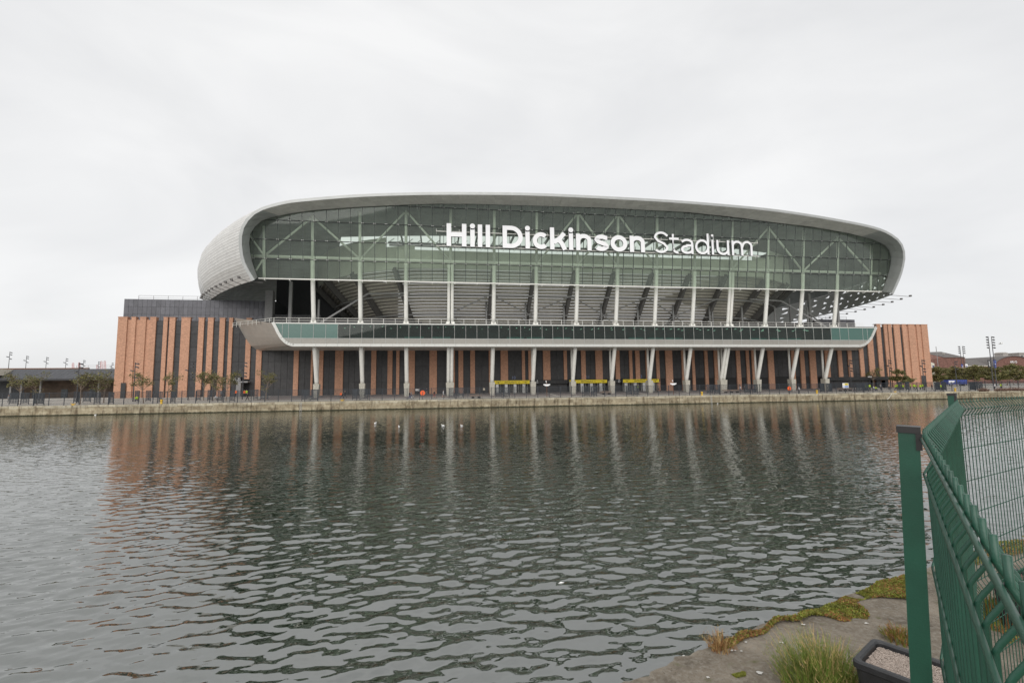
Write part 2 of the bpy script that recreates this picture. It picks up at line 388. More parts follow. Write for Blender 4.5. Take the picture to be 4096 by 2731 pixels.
# ------------------------------------------------------------------ mesh helpers
WLOC = {}
class MB:
    def __init__(s): s.v = []; s.f = []; s.m = []
    def add(s, vs, fs, mi=0):
        k = len(s.v); s.v += [tuple(map(float, p)) for p in vs]
        s.f += [tuple(i + k for i in f) for f in fs]; s.m += [mi] * len(fs); return s
    def box(s, x0, x1, y0, y1, z0, z1, mi=0):
        return s.hexa([(x0, y0, z0), (x1, y0, z0), (x1, y1, z0), (x0, y1, z0),
                       (x0, y0, z1), (x1, y0, z1), (x1, y1, z1), (x0, y1, z1)], mi)
    def hexa(s, p, mi=0):
        return s.add(p, [(0, 3, 2, 1), (4, 5, 6, 7), (0, 1, 5, 4), (1, 2, 6, 5), (2, 3, 7, 6), (3, 0, 4, 7)], mi)
    def tube(s, pts, r, n=8, mi=0, cap=True):
        pts = [Vector(p) for p in pts]
        rs = r if isinstance(r, (list, tuple)) else [r] * len(pts)
        rings = []; ref = None
        for i, p in enumerate(pts):
            a = pts[max(i - 1, 0)]; b = pts[min(i + 1, len(pts) - 1)]
            t = (b - a).normalized()
            if ref is None or abs(ref.dot(t)) > 0.98:
                ref = Vector((0, 0, 1)) if abs(t.z) < 0.9 else Vector((1, 0, 0))
            u = t.cross(ref).normalized(); w = t.cross(u).normalized(); ref = w.cross(t) if False else ref
            rings.append([p + (u * math.cos(2 * math.pi * k / n) + w * math.sin(2 * math.pi * k / n)) * rs[i] for k in range(n)])
        vs = [q for rg in rings for q in rg]
        fs = []
        for i in range(len(pts) - 1):
            for k in range(n):
                fs.append((i * n + k, i * n + (k + 1) % n, (i + 1) * n + (k + 1) % n, (i + 1) * n + k))
        if cap:
            fs.append(tuple(range(n))[::-1]); fs.append(tuple((len(pts) - 1) * n + k for k in range(n)))
        return s.add(vs, fs, mi)
    def bar(s, p, q, w, h, mi=0, up=(0, 0, 1)):
        """square bar from p to q, w across, h along up"""
        p, q, up = Vector(p), Vector(q), Vector(up)
        t = (q - p).normalized(); u = t.cross(up).normalized() * (w / 2); v = u.cross(t).normalized() * (h / 2)
        return s.hexa([p - u - v, p + u - v, q + u - v, q - u - v, p - u + v, p + u + v, q + u + v, q - u + v], mi)
    def prism(s, poly, dvec, mi=0):
        """polygon (3D points) pushed along dvec"""
        n = len(poly); d = Vector(dvec)
        a = [Vector(p) for p in poly]; b = [p + d for p in a]
        fs = [tuple(range(n)), tuple(range(2 * n - 1, n - 1, -1))]
        fs += [(i, i + n, (i + 1) % n + n, (i + 1) % n) for i in range(n)]
        return s.add(a + b, fs, mi)
    def lathe(s, prof, c=(0, 0, 0), n=16, mi=0):
        vs = []; fs = []
        for r, z in prof:
            for k in range(n):
                a = 2 * math.pi * k / n; vs.append((c[0] + r * math.cos(a), c[1] + r * math.sin(a), c[2] + z))
        for i in range(len(prof) - 1):
            for k in range(n):
                fs.append((i * n + k, i * n + (k + 1) % n, (i + 1) * n + (k + 1) % n, (i + 1) * n + k))
        fs.append(tuple(range(n))[::-1]); fs.append(tuple((len(prof) - 1) * n + k for k in range(n)))
        return s.add(vs, fs, mi)
    def mesh(s, name, mats, smooth=False, origin=None):
        me = bpy.data.meshes.new(name)
        o = Vector(origin) if origin is not None else Vector((0, 0, 0))
        me.from_pydata([(x - o.x, y - o.y, z - o.z) for x, y, z in s.v], [], s.f)
        for mm in (mats if isinstance(mats, (list, tuple)) else [mats]):
            me.materials.append(M[mm] if isinstance(mm, str) else mm)
        if any(s.m): me.polygons.foreach_set('material_index', s.m)
        if smooth: me.polygons.foreach_set('use_smooth', [True] * len(me.polygons))
        me.update()
        return me
    def build(s, name, mats, parent=None, smooth=False, kind=None, label=None):
        a = np.array(s.v); c = (a.min(0) + a.max(0)) / 2; c[2] = a[:, 2].min()
        o = bpy.data.objects.new(name, s.mesh(name, mats, smooth, c))
        COL.objects.link(o); place(o, c, parent)
        if kind: o['kind'] = kind
        if label: o['label'] = label
        return o

def place(o, wloc, parent=None):
    w = Vector(wloc); WLOC[o.name] = w
    o.location = w - (WLOC[parent.name] if parent else Vector((0, 0, 0)))
    if parent: o.parent = parent
def inst(me, name, wloc, parent=None, rz=0.0, scale=None):
    o = bpy.data.objects.new(name, me); COL.objects.link(o); place(o, wloc, parent)
    if rz: o.rotation_euler = (0, 0, rz)
    if scale: o.scale = scale
    return o
def tag(o, label, cat, group=None):
    o['label'] = label; o['category'] = cat
    if group: o['group'] = group
    return o
def thing(name, loc, label, cat, group=None):
    o = bpy.data.objects.new(name, None); COL.objects.link(o); o.empty_display_size = 0.3
    place(o, loc); return tag(o, label, cat, group)
def struct(o):
    o['kind'] = 'structure'; return o
def copy_tree(o, parent=None):
    c = o.copy(); COL.objects.link(c)
    if parent: c.parent = parent
    for ch in o.children: copy_tree(ch, c)
    return c
def text_mesh(body, size, mname, extrude=0.01, shear=0.0, align='CENTER', width=None):
    cu = bpy.data.curves.new('txt', 'FONT'); cu.body = body; cu.size = size; cu.extrude = extrude
    cu.align_x = align; cu.align_y = 'CENTER'; cu.shear = shear; cu.resolution_u = 3
    o = bpy.data.objects.new('txt', cu); COL.objects.link(o)
    dg = bpy.context.evaluated_depsgraph_get(); dg.update()
    me = bpy.data.meshes.new_from_object(o.evaluated_get(dg))
    bpy.data.objects.remove(o); bpy.data.curves.remove(cu)
    me.materials.clear(); me.materials.append(M[mname])
    k = 1.0
    if width:
        xs = [v.co.x for v in me.vertices]; k = width / (max(xs) - min(xs))
    for v in me.vertices:                   # stand the text up, facing -Y
        x, y, z = v.co; v.co = (x * k, -z, y)
    return me
def crom(pts, n):
    """Catmull-Rom through pts (tuples), n samples per span"""
    P = [np.array(p, float) for p in pts]; P = [2 * P[0] - P[1]] + P + [2 * P[-1] - P[-2]]
    out = []
    for i in range(1, len(P) - 2):
        for k in range(n):
            t = k / n
            out.append(0.5 * ((2 * P[i]) + (-P[i - 1] + P[i + 1]) * t + (2 * P[i - 1] - 5 * P[i] + 4 * P[i + 1] - P[i + 2]) * t * t
                              + (-P[i - 1] + 3 * P[i] - 3 * P[i + 1] + P[i + 2]) * t ** 3))
    out.append(P[-2]); return np.array(out)
def resample(pts, n):
    pts = np.array(pts); d = np.r_[0, np.cumsum(np.linalg.norm(np.diff(pts, axis=0), axis=1))]
    t = np.linspace(0, d[-1], n)
    return np.stack([np.interp(t, d, pts[:, k]) for k in range(pts.shape[1])], -1)

# ------------------------------------------------------------------ ground, water, quay
QY = 105.0                                # face of the far dock wall
WZ = -1.9                                 # water level
def water_sheet():
    """the dock's water: wind ripples as real relief, finer mesh towards the near quay"""
    NYW, NXW = 800, 1080
    ys = 2.2 + (np.geomspace(3.0, 106.3 - 2.2 + 3.0, NYW) - 3.0)
    s = np.linspace(-1, 1, NXW)
    half = 9.0 + ys * 1.42
    X = half[:, None] * s[None, :] + 0.19 * ys[:, None]
    Y = np.repeat(ys[:, None], NXW, 1)
    dx = (2 * half / NXW)[:, None]; dy = np.gradient(ys)[:, None]
    rq = np.random.RandomState(12)
    Z = np.zeros_like(X)
    NW = 64
    lam = np.exp(rq.uniform(math.log(0.115), math.log(0.8), NW)); th = R(98) + rq.normal(0, R(24), NW); ph = rq.uniform(0, 6.283, NW)
    gust = 1 + 0.28 * np.sin(X * .11 + Y * .05 + 1) * np.sin(Y * .13 - X * .04)
    for L, a, p in zip(lam, th, ph):
        k = 2 * math.pi / L; kx, ky = k * math.cos(a), k * math.sin(a)
        sp = np.maximum(np.abs(dy * math.sin(a)), np.abs(dx * math.cos(a)))
        w = np.clip((L / sp - 2.6) / 2.5, 0, 1)
        Z += w * (WAVE_SLOPE * math.sqrt(2 / NW) / k) * np.sin(kx * X + ky * Y + p)
    Z = Z * gust + WZ
    me = bpy.data.meshes.new('water')
    n = NXW * NYW
    me.vertices.add(n); me.vertices.foreach_set('co', np.stack([X, Y, Z], -1).astype(np.float32).ravel())
    i = np.arange(n).reshape(NYW, NXW)
    q = np.stack([i[:-1, :-1], i[:-1, 1:], i[1:, 1:], i[1:, :-1]], -1).reshape(-1, 4)
    m = len(q)
    me.loops.add(m * 4); me.loops.foreach_set('vertex_index', q.astype(np.int32).ravel())
    me.polygons.add(m); me.polygons.foreach_set('loop_start', np.arange(0, m * 4, 4, dtype=np.int32))
    me.polygons.foreach_set('use_smooth', np.ones(m, bool))
    me.update(calc_edges=True); me.materials.append(M['water'])
    o = bpy.data.objects.new('water', me); COL.objects.link(o)
    return o
WAVE_SLOPE = 0.135
struct(water_sheet())
struct(MB().add([(-420, -60, WZ - .3), (700, -60, WZ - .3), (700, QY + 0.5, WZ - .3), (-420, QY + 0.5, WZ - .3)], [(0, 1, 2, 3)]).build('water', 'water'))
m = MB()
ys = [QY + 0.9, 106.5, 112, 118, 124.1, 140, 400, 3500]
xs = [-2500, -420, -120, -40, 40, 120, 220, 420, 3000]
for y in ys:
    for x in xs: m.v.append((x, y, zg(y) if y < 400 else 1.04))
for j in range(len(ys) - 1):
    for i in range(len(xs) - 1):
        a = j * len(xs) + i; m.f.append((a, a + 1, a + 1 + len(xs), a + len(xs))); m.m.append(0 if ys[j] < 140 else 1)
plaza = struct(m.build('quay_pavement', ['plaza', 'ground']))
# darker paving bays with pale strips under the overhang
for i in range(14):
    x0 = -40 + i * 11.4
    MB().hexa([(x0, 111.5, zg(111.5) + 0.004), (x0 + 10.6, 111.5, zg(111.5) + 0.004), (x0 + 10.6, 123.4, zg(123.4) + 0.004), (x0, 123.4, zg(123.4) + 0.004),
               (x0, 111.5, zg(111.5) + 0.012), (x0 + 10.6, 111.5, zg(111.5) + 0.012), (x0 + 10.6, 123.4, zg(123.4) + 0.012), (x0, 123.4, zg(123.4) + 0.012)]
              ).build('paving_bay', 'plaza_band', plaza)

wall = thing('quay_wall', (38, QY, WZ - 1), 'weathered sandstone dock wall across the water below the stadium', 'dock wall')
MB().box(-420, 700, QY + 0.06, QY + 2.2, WZ - 1.2, -0.34).build('wall_core', 'quay_stone', wall)
rnd = random.Random(3)
x = -128.0; coping = []
while x < 205:
    w = rnd.uniform(1.6, 3.0); h = rnd.choice((0.36, 0.42, 0.52, 0.44))
    MB().box(x + 0.02, x + w - 0.02, QY - 0.04 + rnd.uniform(-0.02, 0.02), QY + 1.0, -h, rnd.uniform(-0.015, 0.015)).build('coping_stone', 'coping_stone', wall)
    x += w
MB().box(205, 700, QY - 0.04, QY + 1.0, -0.45, 0).build('coping_far', 'coping_stone', wall)
MB().box(-420, -128.01, QY - 0.04, QY + 1.0, -0.45, 0).build('coping_far', 'coping_stone', wall)
x = -128.0
while x < 160:
    w = rnd.uniform(2.2, 5.2); z = -0.55
    for k in range(2):
        h = rnd.uniform(0.5, 0.68) if k == 0 else 2
        z1 = z; z0 = max(z - h, WZ - 0.5)
        MB().box(x + 0.015, x + w - 0.015, QY + rnd.uniform(-0.035, 0.035), QY + 0.5, z0 + 0.015, z1).build('stone_block', 'quay_stone', wall)
        z = z0
    x += w
for px, y0, y1 in ((1203, 1609, 1640), (2845, 1583, 1612)):
    a = onY(px, y0, QY - 0.12)
    l = thing('wall_ladder', (a[0], QY - 0.1, WZ), 'thin pale ladder on the dock wall %s' % ('below the leftmost round columns' if px < 2000 else 'below the paired columns on the right'), 'ladder', 'dock ladders')
    for s in (-1, 1): MB().tube([(a[0] + s * 0.14, QY - 0.12, WZ - 0.2), (a[0] + s * 0.14, QY - 0.12, -0.05)], 0.03, 6).build('rail', 'stainless', l)
    for k in range(6): MB().tube([(a[0] - 0.14, QY - 0.12, -1.7 + k * 0.3), (a[0] + 0.14, QY - 0.12, -1.7 + k * 0.3)], 0.02, 6).build('rung', 'stainless', l)
# rope hanging in a loop on the right
pp = [onY(x, y, QY - 0.1) for x, y in ((3566, 1574), (3563, 1581), (3558, 1589), (3552, 1594), (3548, 1596))]
tag(MB().tube(crom([tuple(p) for p in pp], 4), 0.06, 6).build('mooring_rope', 'rope'), 'pale rope hanging down the dock wall on the right', 'rope')

# ------------------------------------------------------------------ stadium
ST = thing('stadium', (38.5, 124, 0), 'large football stadium with brick base, glazed upper front and curved metal roof', 'stadium')
BY = 124.0
def bx(x, y=1272.5): return onY(x, y, BY)[0]
BTOP = 20.0
piers = []                                  # (x0, x1, z0, z1, proud)
def z440(lst, row, **k):
    for a, b in lst: piers.append((bx(440 + .3188 * a, row), bx(440 + .3188 * b, row), k.get('z0', -0.2), k.get('z1', BTOP)))
z440([(675, 727), (750, 822), (900, 1012), (1115, 1185), (1232, 1302), (1380, 1447), (1497, 1545)], 1272.5)
z440([(1703, 1766)], 1368, z0=5.2)
z440([(1836, 1905)], 1400, z1=17)
def zz(o, s, lst, row, **k):
    for a, b in lst: piers.append((bx(o + s * a, row), bx(o + s * b, row), k.get('z0', -0.2), k.get('z1', 13.0)))
zz(1150, .2126, [(97, 190), (425, 462), (570, 657), (882, 1035), (1362, 1425), (1567, 1660), (1875, 1968), (2040, 2100), (2262, 2392)], 1574)
zz(1650, .2126, [(316, 458), (735, 798), (866, 955), (1090, 1177), (1442, 1530)], 1572)
zz(1650, .2126, [(1662, 1800), (2065, 2122), (2187, 2240)], 1525, z0=4.2)
zz(2150, .2126, [(113, 248), (503, 563), (832, 915), (1102, 1232), (1480, 1558), (1740, 1797), (1856, 1936), (2050, 2078)], 1525, z0=4.2)
zz(2150, .2126, [(2250, 2310)], 1532)
zz(2650, .2126, [(80, 210), (385, 420), (580, 632), (820, 880), (1000, 1070), (1420, 1495)], 1557)
zz(2650, .2126, [(1600, 1655), (1705, 1770), (2010, 2120)], 1530)
zz(3150, .2742, [(52, 98), (180, 240), (315, 407)], 1414.5)
zz(3150, .2742, [(540, 608), (730, 790), (878, 933), (1048, 1108)], 1414.5, z0=4.3)
zz(3150, .2742, [(1180, 1262)], 1414.5, z1=18)
zz(3150, .2742, [(1290, 1352), (1400, 1447), (1462, 1512), (1545, 1632)], 1302, z1=BTOP)
pod = MB().box(-74.2, 147.6, BY + 0.38, 255, -0.4, 19.3).build('podium', 'joint_dark', ST)
MB().box(-74.0, 147.4, BY + 1.2, 254, 19.3, 19.32).build('podium_roof', 'roof_dark', ST)
XL, XR = bx(473.5), bx(3708.6, 1299.4)
for (a, b, z0, z1) in piers:
    MB().box(a, b, BY - 0.05, BY + 0.6, z0, z1).build('brick_pier', 'brick', pod)
    if z1 >= BTOP: MB().box(a - 0.06, b + 0.06, BY - 0.1, BY + 1.05, z1 + 0.002, z1 + 0.16).build('coping', 'brick', pod)
# solid brick ends
for seg, side in (([(105, 220, 1), (220, 272, 0), (272, 327, 1), (327, 380, 0), (380, 455, 1), (455, 508, 0), (508, 582, 1)], 'L'),
                  ([(1668, 1725, 1), (1725, 1757, 0), (1757, 1845, 1), (1845, 1875, 0), (1875, 1920, 1), (1920, 1948, 0), (1948, 2037, 1)], 'R')):
    for a, b, p in seg:
        if side == 'L': x0, x1 = bx(440 + .3188 * a), bx(440 + .3188 * b)
        else: x0, x1 = bx(3150 + .2742 * a, 1300), bx(3150 + .2742 * b, 1300)
        MB().box(x0 + (0 if p else 0.003), x1 - (0 if p else 0.003), BY - (0.05 if p else -0.22), BY + 1.0, -0.4, BTOP - (0 if p else 0.52)).build('brick_pier', 'brick', pod)
        if p: MB().box(x0 - 0.06, x1 + 0.06, BY - 0.1, BY + 1.05, BTOP + 0.002, BTOP + 0.16).build('coping', 'brick', pod)
for s, xx in (('L', XL), ('R', XR)):       # flank walls
    for k in range(10):
        y0 = BY + 1.02 + k * 9
        x0, x1 = (xx, xx + 0.9) if s == 'L' else (xx - 0.9, xx)
        dx = (-0.0 if k % 2 == 0 else 0.2) * (1 if s == 'L' else -1)
        MB().box(x0 + dx, x1 + dx, y0, y0 + 8.98, -0.4, BTOP - (0 if k % 2 == 0 else 0.52)).build('brick_pier', 'brick', pod)
# dark cladding between the piers: panels with open joints, left third and right end
allp = sorted([(a, b) for a, b, z0, z1 in piers] + [(XL, bx(440 + .3188 * 582)), (bx(3150 + .2742 * 1668, 1300), XR)])
rows_full = [0.6, 5.2, 9.4, 12.9, 16.1, 18.0, 19.2]
gaps = []
for i in range(len(allp) - 1):
    a, b = allp[i][1], allp[i + 1][0]
    if b - a > 0.3: gaps.append((a, b))
cnt = 0
for a, b in gaps:
    n = max(1, round((b - a) / 1.55)); w = (b - a) / n
    mid = (a + b) / 2
    rows = rows_full if mid < -30 or mid > 113 else [4.4, 8.2, 12.2] if mid > 20 else [0.6, 4.2, 8.2, 12.2]
    if 97 < mid <= 113: rows = [4.6, 8.4, 12.6, 19.2]
    for i in range(n):
        for j in range(len(rows) - 1):
            MB().box(a + i * w + 0.025, a + (i + 1) * w - 0.025, BY + 0.24, BY + 0.375, rows[j] + 0.03, rows[j + 1] - 0.03).build('cladding_panel', 'clad_dark', pod)
            cnt += 1
# dark steel base band and entrances
MB().box(-40, 113, BY + 0.16, BY + 0.235, 0.3, 0.62).build('plinth', 'joint_dark', pod)
def marks(x0, x1, y, z0, z1, seed, parent, matn='sign_white'):
    """lettering too far off to read: a row of short strokes of uneven width"""
    rq = random.Random(seed); g = MB(); x = x0; h = z1 - z0
    while x < x1:
        w = rq.uniform(.1, .22) * h * 2
        if rq.random() < .82:
            k = rq.random()
            g.box(x, min(x + w * .4, x1), y - .02, y, z0, z0 + h * rq.uniform(.75, 1)).box(x + w * .401, min(x + w * .8, x1 + .05), y - .02, y, z0 + h * k * .6, z0 + h * (k * .6 + .3))
        x += w
    return g.build('lettering', matn, parent)
def entrance(px0, px1, row, name_txt, num, numpx):
    a, b = onY(px0, row, 122.9)[0], onY(px1, row, 122.9)[0]
    e = MB().box(a - 0.3, b + 0.3, 122.95, BY - 0.06, 3.55, 4.25).build('entrance', 'black', ST)
    MB().box(a, b, 122.80, 122.945, 3.35, 4.22).build('fascia', 'yellow', e)
    inst(text_mesh(name_txt, 0.62, 'black', 0.01), 'lettering', ((a + b) / 2, 122.785, 3.78), e)
    for tx in ((a + 1.1), (b - 1.1)):
        marks(tx - .6, tx + .6, 122.79, 3.86, 4.02, 5, e, 'black'); MB().box(tx - .2, tx + .2, 122.77, 122.79, 3.62, 3.76).build('emblem', 'black', e)
    inst(text_mesh(num, 1.1, 'number_blue', 0.01), 'number', (onY(numpx, row, BY)[0], BY + 0.2, 4.95), e)
    n = 8; w = (b - a) / n
    for i in range(n):
        x0 = a + i * w
        if i % 2 == 0:
            MB().box(x0 + w * .35, x0 + w * .95, 123.0, 123.9, 0.9, 3.25).build('turnstile_panel', 'stainless', e)
        else:
            t = MB().tube([(x0 + w * .5, 123.4, 0.85), (x0 + w * .5, 123.4, 3.3)], 0.05, 6)
            for k in range(9): t.tube([(x0 + w * .12, 123.2, 1.1 + k * .25), (x0 + w * .88, 123.2, 1.1 + k * .25)], 0.025, 4)
            t.build('turnstile', 'stainless', e)
        MB().tube([(x0, 123.0, 0.85), (x0, 123.0, 3.55)], 0.04, 6).build('post', 'stainless', e)
entrance(1977, 2119, 1533, 'ENTRANCE 10', '10', 2055)
entrance(2278, 2428, 1528, 'ENTRANCE 11', '11', 2353)
entrance(2492, 2636, 1526, 'ENTRANCE 12', '12', 2563)
for px0, px1, row in ((2119, 2278, 1531), (2428, 2492, 1528), (3284, 3568, 1519)):
    a, b = onY(px0, row, 123)[0], onY(px1, row, 123)[0]
    d = MB().box(a + 0.4, b - 0.4, 123.2, BY - 0.07, 3.3, 4.3).build('canopy', 'black', ST)
    n = max(2, int((b - a) / 2.2)); w = (b - a - 0.8) / n
    for i in range(n):
        MB().box(a + 0.44 + i * w, a + 0.36 + (i + 1) * w, 123.95, 124.1, 0.9, 3.25).build('door', 'clad_dark', d)
a, b = onY(3471, 1515, 123.18), onY(3489, 1520, 123.18)
marks(a[0], b[0], 123.17, 4.05, 4.55, 1, ST)
for px0, px1, row in ((2144.5, 2154, 1531), (2472, 2481, 1527)):
    a, b = onY(px0, row, 123.18), onY(px1, row, 123.18)
    marks(a[0], b[0], 123.17, 3.78, 3.95, 2, ST); marks(a[0] + .05, b[0] - .05, 123.17, 3.5, 3.68, 3, ST)
    MB().box((a[0] + b[0]) / 2 - .09, (a[0] + b[0]) / 2 + .09, 123.15, 123.17, 4.03, 4.25).build('emblem', 'sign_white', ST)
# black sign board with two columns of four short lines on the left
a, b = onY(930.5, 1508, 123.5), onY(964, 1528, 123.5)
sb = MB().box(a[0], b[0], 123.45, BY + 0.23, b[2], a[2]).build('sign_board', 'black', ST)
for cx_, ws in ((939, (6, 4, 13, 8)), (955, (10, 5, 16, 10))):
    c = onY(cx_, 1515, 123.44)[0]
    for i, wd in enumerate(ws):
        hw = wd * .0262; zt = a[2] - .18 - i * .19
        marks(c - hw, c + hw, 123.44, zt - .13, zt, 20 + i + cx_, sb)
a = onY(953, 1541, 123.6); b = onY(969, 1541, 123.6)
marks(a[0], b[0], 123.6, a[2] - .1, a[2] + .1, 9, ST)
# open doorway on the left under the hull
a, b = onY(955, 1550, BY)[0], onY(1000, 1550, BY)[0]
MB().box(a, b, BY - 1.6, BY + 0.6, 4.35, 4.7).box(a, a + 1.0, BY - 1.55, BY + .6, 0.8, 4.34).build('doorway', 'steel_grey', ST)
# narrow dark louvred doors in the end walls
for px0, px1, row0, row1 in ((484, 499, 1531, 1595), (3685, 3708, 1502, 1553)):
    a, b = onY(px0, row0, BY - .1), onY(px1, row1, BY - .1)
    MB().box(a[0], b[0], BY - 0.12, BY - 0.055, 0.8, a[2]).build('louvre_door', 'clad_dark', ST)
# set-back plant boxes on the podium, clad in grey panels
def plant_box(x0, x1, y, z0, z1, rows, w, depth):
    p = MB().box(x0 + .05, x1 - .05, y + 0.12, y + depth, z0, z1 - .02).build('plant_box', 'joint_dark', ST)
    n = round((x1 - x0) / w); w = (x1 - x0) / n
    for i in range(n):
        for j in range(rows):
            h = (z1 - z0) / rows
            MB().box(x0 + i * w + .02, x0 + (i + 1) * w - .02, y, y + .115, z0 + j * h + .02, z0 + (j + 1) * h - .02).build('cladding_panel', 'clad_grey', p)
    return p
plant_box(-75.6, -43.0, 127.2, 19.33, 25.0, 3, 1.02, 30)
plant_box(118.5, 131.0, 132.0, 19.33, 22.6, 2, 1.02, 30)
MB().box(-43.2, -41.4, 126.2, 128.0, 17.3, 27.5).build('steel_post', 'steel_grey', ST)
def railing(pts, h, step, r, name, matn, parent):
    g = MB()
    for i in range(len(pts) - 1):
        a, b = Vector(pts[i]), Vector(pts[i + 1]); L = (b - a).length; n = max(1, round(L / step))
        for k in range(n + 1):
            p = a + (b - a) * (k / n); g.tube([p, p + Vector((0, 0, h))], r, 5)
        for q in (h, h * .52): g.tube([a + Vector((0, 0, q)), b + Vector((0, 0, q))], r * .85, 5)
    return g.build(name, matn, parent)
railing([(-73.5, 129, 25.0), (-43.5, 129, 25.0)], 1.2, 3.2, 0.045, 'roof_railing', 'steel_grey', ST)
railing([(120, 134, 22.6), (130, 134, 22.6)], 1.2, 2.5, 0.045, 'roof_railing', 'steel_grey', ST)
# ---- glazed balcony (lounge) with hull-shaped end
HY = 112.0
FZ0, FZ1 = 12.1, 17.35
front_L = [onY(x, y, HY) for x, y in ((1087, 1291.5), (1097, 1310), (1110, 1337), (1122, 1356), (1137, 1371), (1153, 1381), (1172, 1386))]
front_L = [(p[0], p[2]) for p in front_L]
back_L = [onY(x, y, BY) for x, y in ((937, 1271), (956, 1307), (982, 1354), (1004, 1384), (1018, 1394), (1030, 1399.5), (1044, 1402.5))]
back_L = [(p[0], p[2]) for p in back_L]
CX = 38.7                                        # the front is symmetric about this line
front_R = [onY(x, y, HY) for x, y in ((3506.5, 1308), (3499.6, 1321), (3490, 1343), (3480, 1362), (3468, 1375), (3454, 1383), (3438, 1386.5))]
front_R = [(p[0], l[1]) for p, l in zip(front_R, front_L)]
back_R = [(f[0] + l[0] - b[0], b[1]) for f, l, b in zip(front_R, front_L, back_L)]
bal = MB()
for fr, bk, name in ((front_L, back_L, 'hull_side'), (front_R, back_R, 'hull_side')):
    A = resample(np.array(fr), 9); B = resample(np.array(bk), 9)
    h = MB()
    for i in range(8):
        for k in range(5):
            t0, t1 = k / 5, (k + 1) / 5
            def P(i, t):
                q = A[i] * (1 - t) + B[i] * t; return (q[0], HY + (BY - HY) * t, q[1])
            c = [np.array(P(i, t0)), np.array(P(i + 1, t0)), np.array(P(i + 1, t1)), np.array(P(i, t1))]
            ce = sum(c) / 4; c = [ce + (p - ce) * 0.998 for p in c]
            h.add(c, [(0, 1, 2, 3)] if name else [])
    h.build('hull_side', 'hull_metal', ST)
x0s, x1s = front_L[-1][0], front_R[-1][0]
b0, b1 = back_L[-1][0], back_R[-1][0]
MB().hexa([(x0s, HY + .1, FZ0 + .02), (x1s, HY + .1, FZ0 + .02), (b1, BY - .06, FZ0 + .02), (b0, BY - .06, FZ0 + .02),
           (x0s, HY + .1, FZ0 + .3), (x1s, HY + .1, FZ0 + .3), (b1, BY - .06, FZ0 + .3), (b0, BY - .06, FZ0 + .3)]).build('soffit', 'soffit_panel', ST)
# deck on top
MB().hexa([(front_L[0][0], HY + .05, 17.30), (front_R[0][0], HY + .05, 17.30), (back_R[0][0] - 1.5, BY + .6, 17.30), (back_L[0][0] + 1.5, BY + .6, 17.30),
           (front_L[0][0], HY + .05, 17.5), (front_R[0][0], HY + .05, 17.5), (back_R[0][0] - 1.5, BY + .6, 17.5), (back_L[0][0] + 1.5, BY + .6, 17.5)]).build('roof_deck', 'hull_rim', ST)
# rim ribbon along the front outline (lip)
lounge = MB().box(front_L[0][0] + .3, front_R[0][0] - .3, HY - .02, HY + .3, FZ1 - .12, FZ1 + .16).build('lounge_front', 'hull_rim', ST)
def lip(pts, w):
    g = MB()
    pts = np.array(pts)
    for i in range(len(pts) - 1):
        p, q = pts[i], pts[i + 1]
        t = (q - p) / np.linalg.norm(q - p); n = np.array([-t[1], t[0]])
        if n[1] < 0 and abs(t[0]) > abs(t[1]): n = -n
        cx = 38 - p[0]
        if abs(t[1]) >= abs(t[0]) and n[0] * cx < 0: n = -n
        a, b = p + n * w, q + n * w
        g.hexa([(p[0], HY - .22, p[1]), (q[0], HY - .22, q[1]), (q[0], HY + .12, q[1]), (p[0], HY + .12, p[1]),
                (a[0], HY - .22, a[1]), (b[0], HY - .22, b[1]), (b[0], HY + .12, b[1]), (a[0], HY + .12, a[1])])
    return g
LW = 0.62
lip(resample(np.array(front_L), 12), LW).build('rim', 'hull_rim', lounge)
lip(resample(np.array(front_R), 12), LW).build('rim', 'hull_rim', lounge)
n = 60; w = (x1s - x0s) / n
for i in range(n):
    MB().box(x0s + i * w + .012, x0s + (i + 1) * w - .012, HY - .22, HY + .12, FZ0, FZ0 + LW).build('rim_panel', 'hull_rim', lounge)
poly = np.array(front_L + front_R[::-1])         # convex outline in x,z
def clip_poly(P, C):
    """clip polygon P by convex polygon C (counter-clockwise)"""
    out = [np.array(p, float) for p in P]
    for i in range(len(C)):
        a, b = C[i], C[(i + 1) % len(C)]
        e = b - a; inp, out = out, []
        def side(p): return e[0] * (p[1] - a[1]) - e[1] * (p[0] - a[0])
        for j in range(len(inp)):
            p, q = inp[j], inp[(j + 1) % len(inp)]
            sp, sq = side(p), side(q)
            if sp >= 0: out.append(p)
            if (sp >= 0) != (sq >= 0): out.append(p + (q - p) * (sp / (sp - sq)))
        if not out: return []
    res = []
    for p in out:
        if not res or np.linalg.norm(p - res[-1]) > 1e-3: res.append(p)
    if len(res) > 1 and np.linalg.norm(res[0] - res[-1]) < 1e-3: res.pop()
    return res if len(res) > 2 else []
def ccw(P):
    P = np.array(P); a = 0.5 * np.sum(P[:, 0] * np.roll(P[:, 1], -1) - np.roll(P[:, 0], -1) * P[:, 1])
    return P if a > 0 else P[::-1]
hull_poly = ccw(poly)
cen = hull_poly.mean(0)
inner = cen + (hull_poly - cen) * np.array([0.995, 1.0])
muls = [-37.2, -34.48, -33.15] + [-30.51 + 2.63 * i for i in range(55)]
muls = [x for x in muls if x < 111.5] + [113.26, 114.7, 119.5]
muls = sorted(set(round(x, 2) for x in muls))
mm = [muls[0]]
for x in muls[1:]:
    if x - mm[-1] > 0.9: mm.append(x)
muls = mm
ZS = 13.95                                       # sill between grey panels and glass
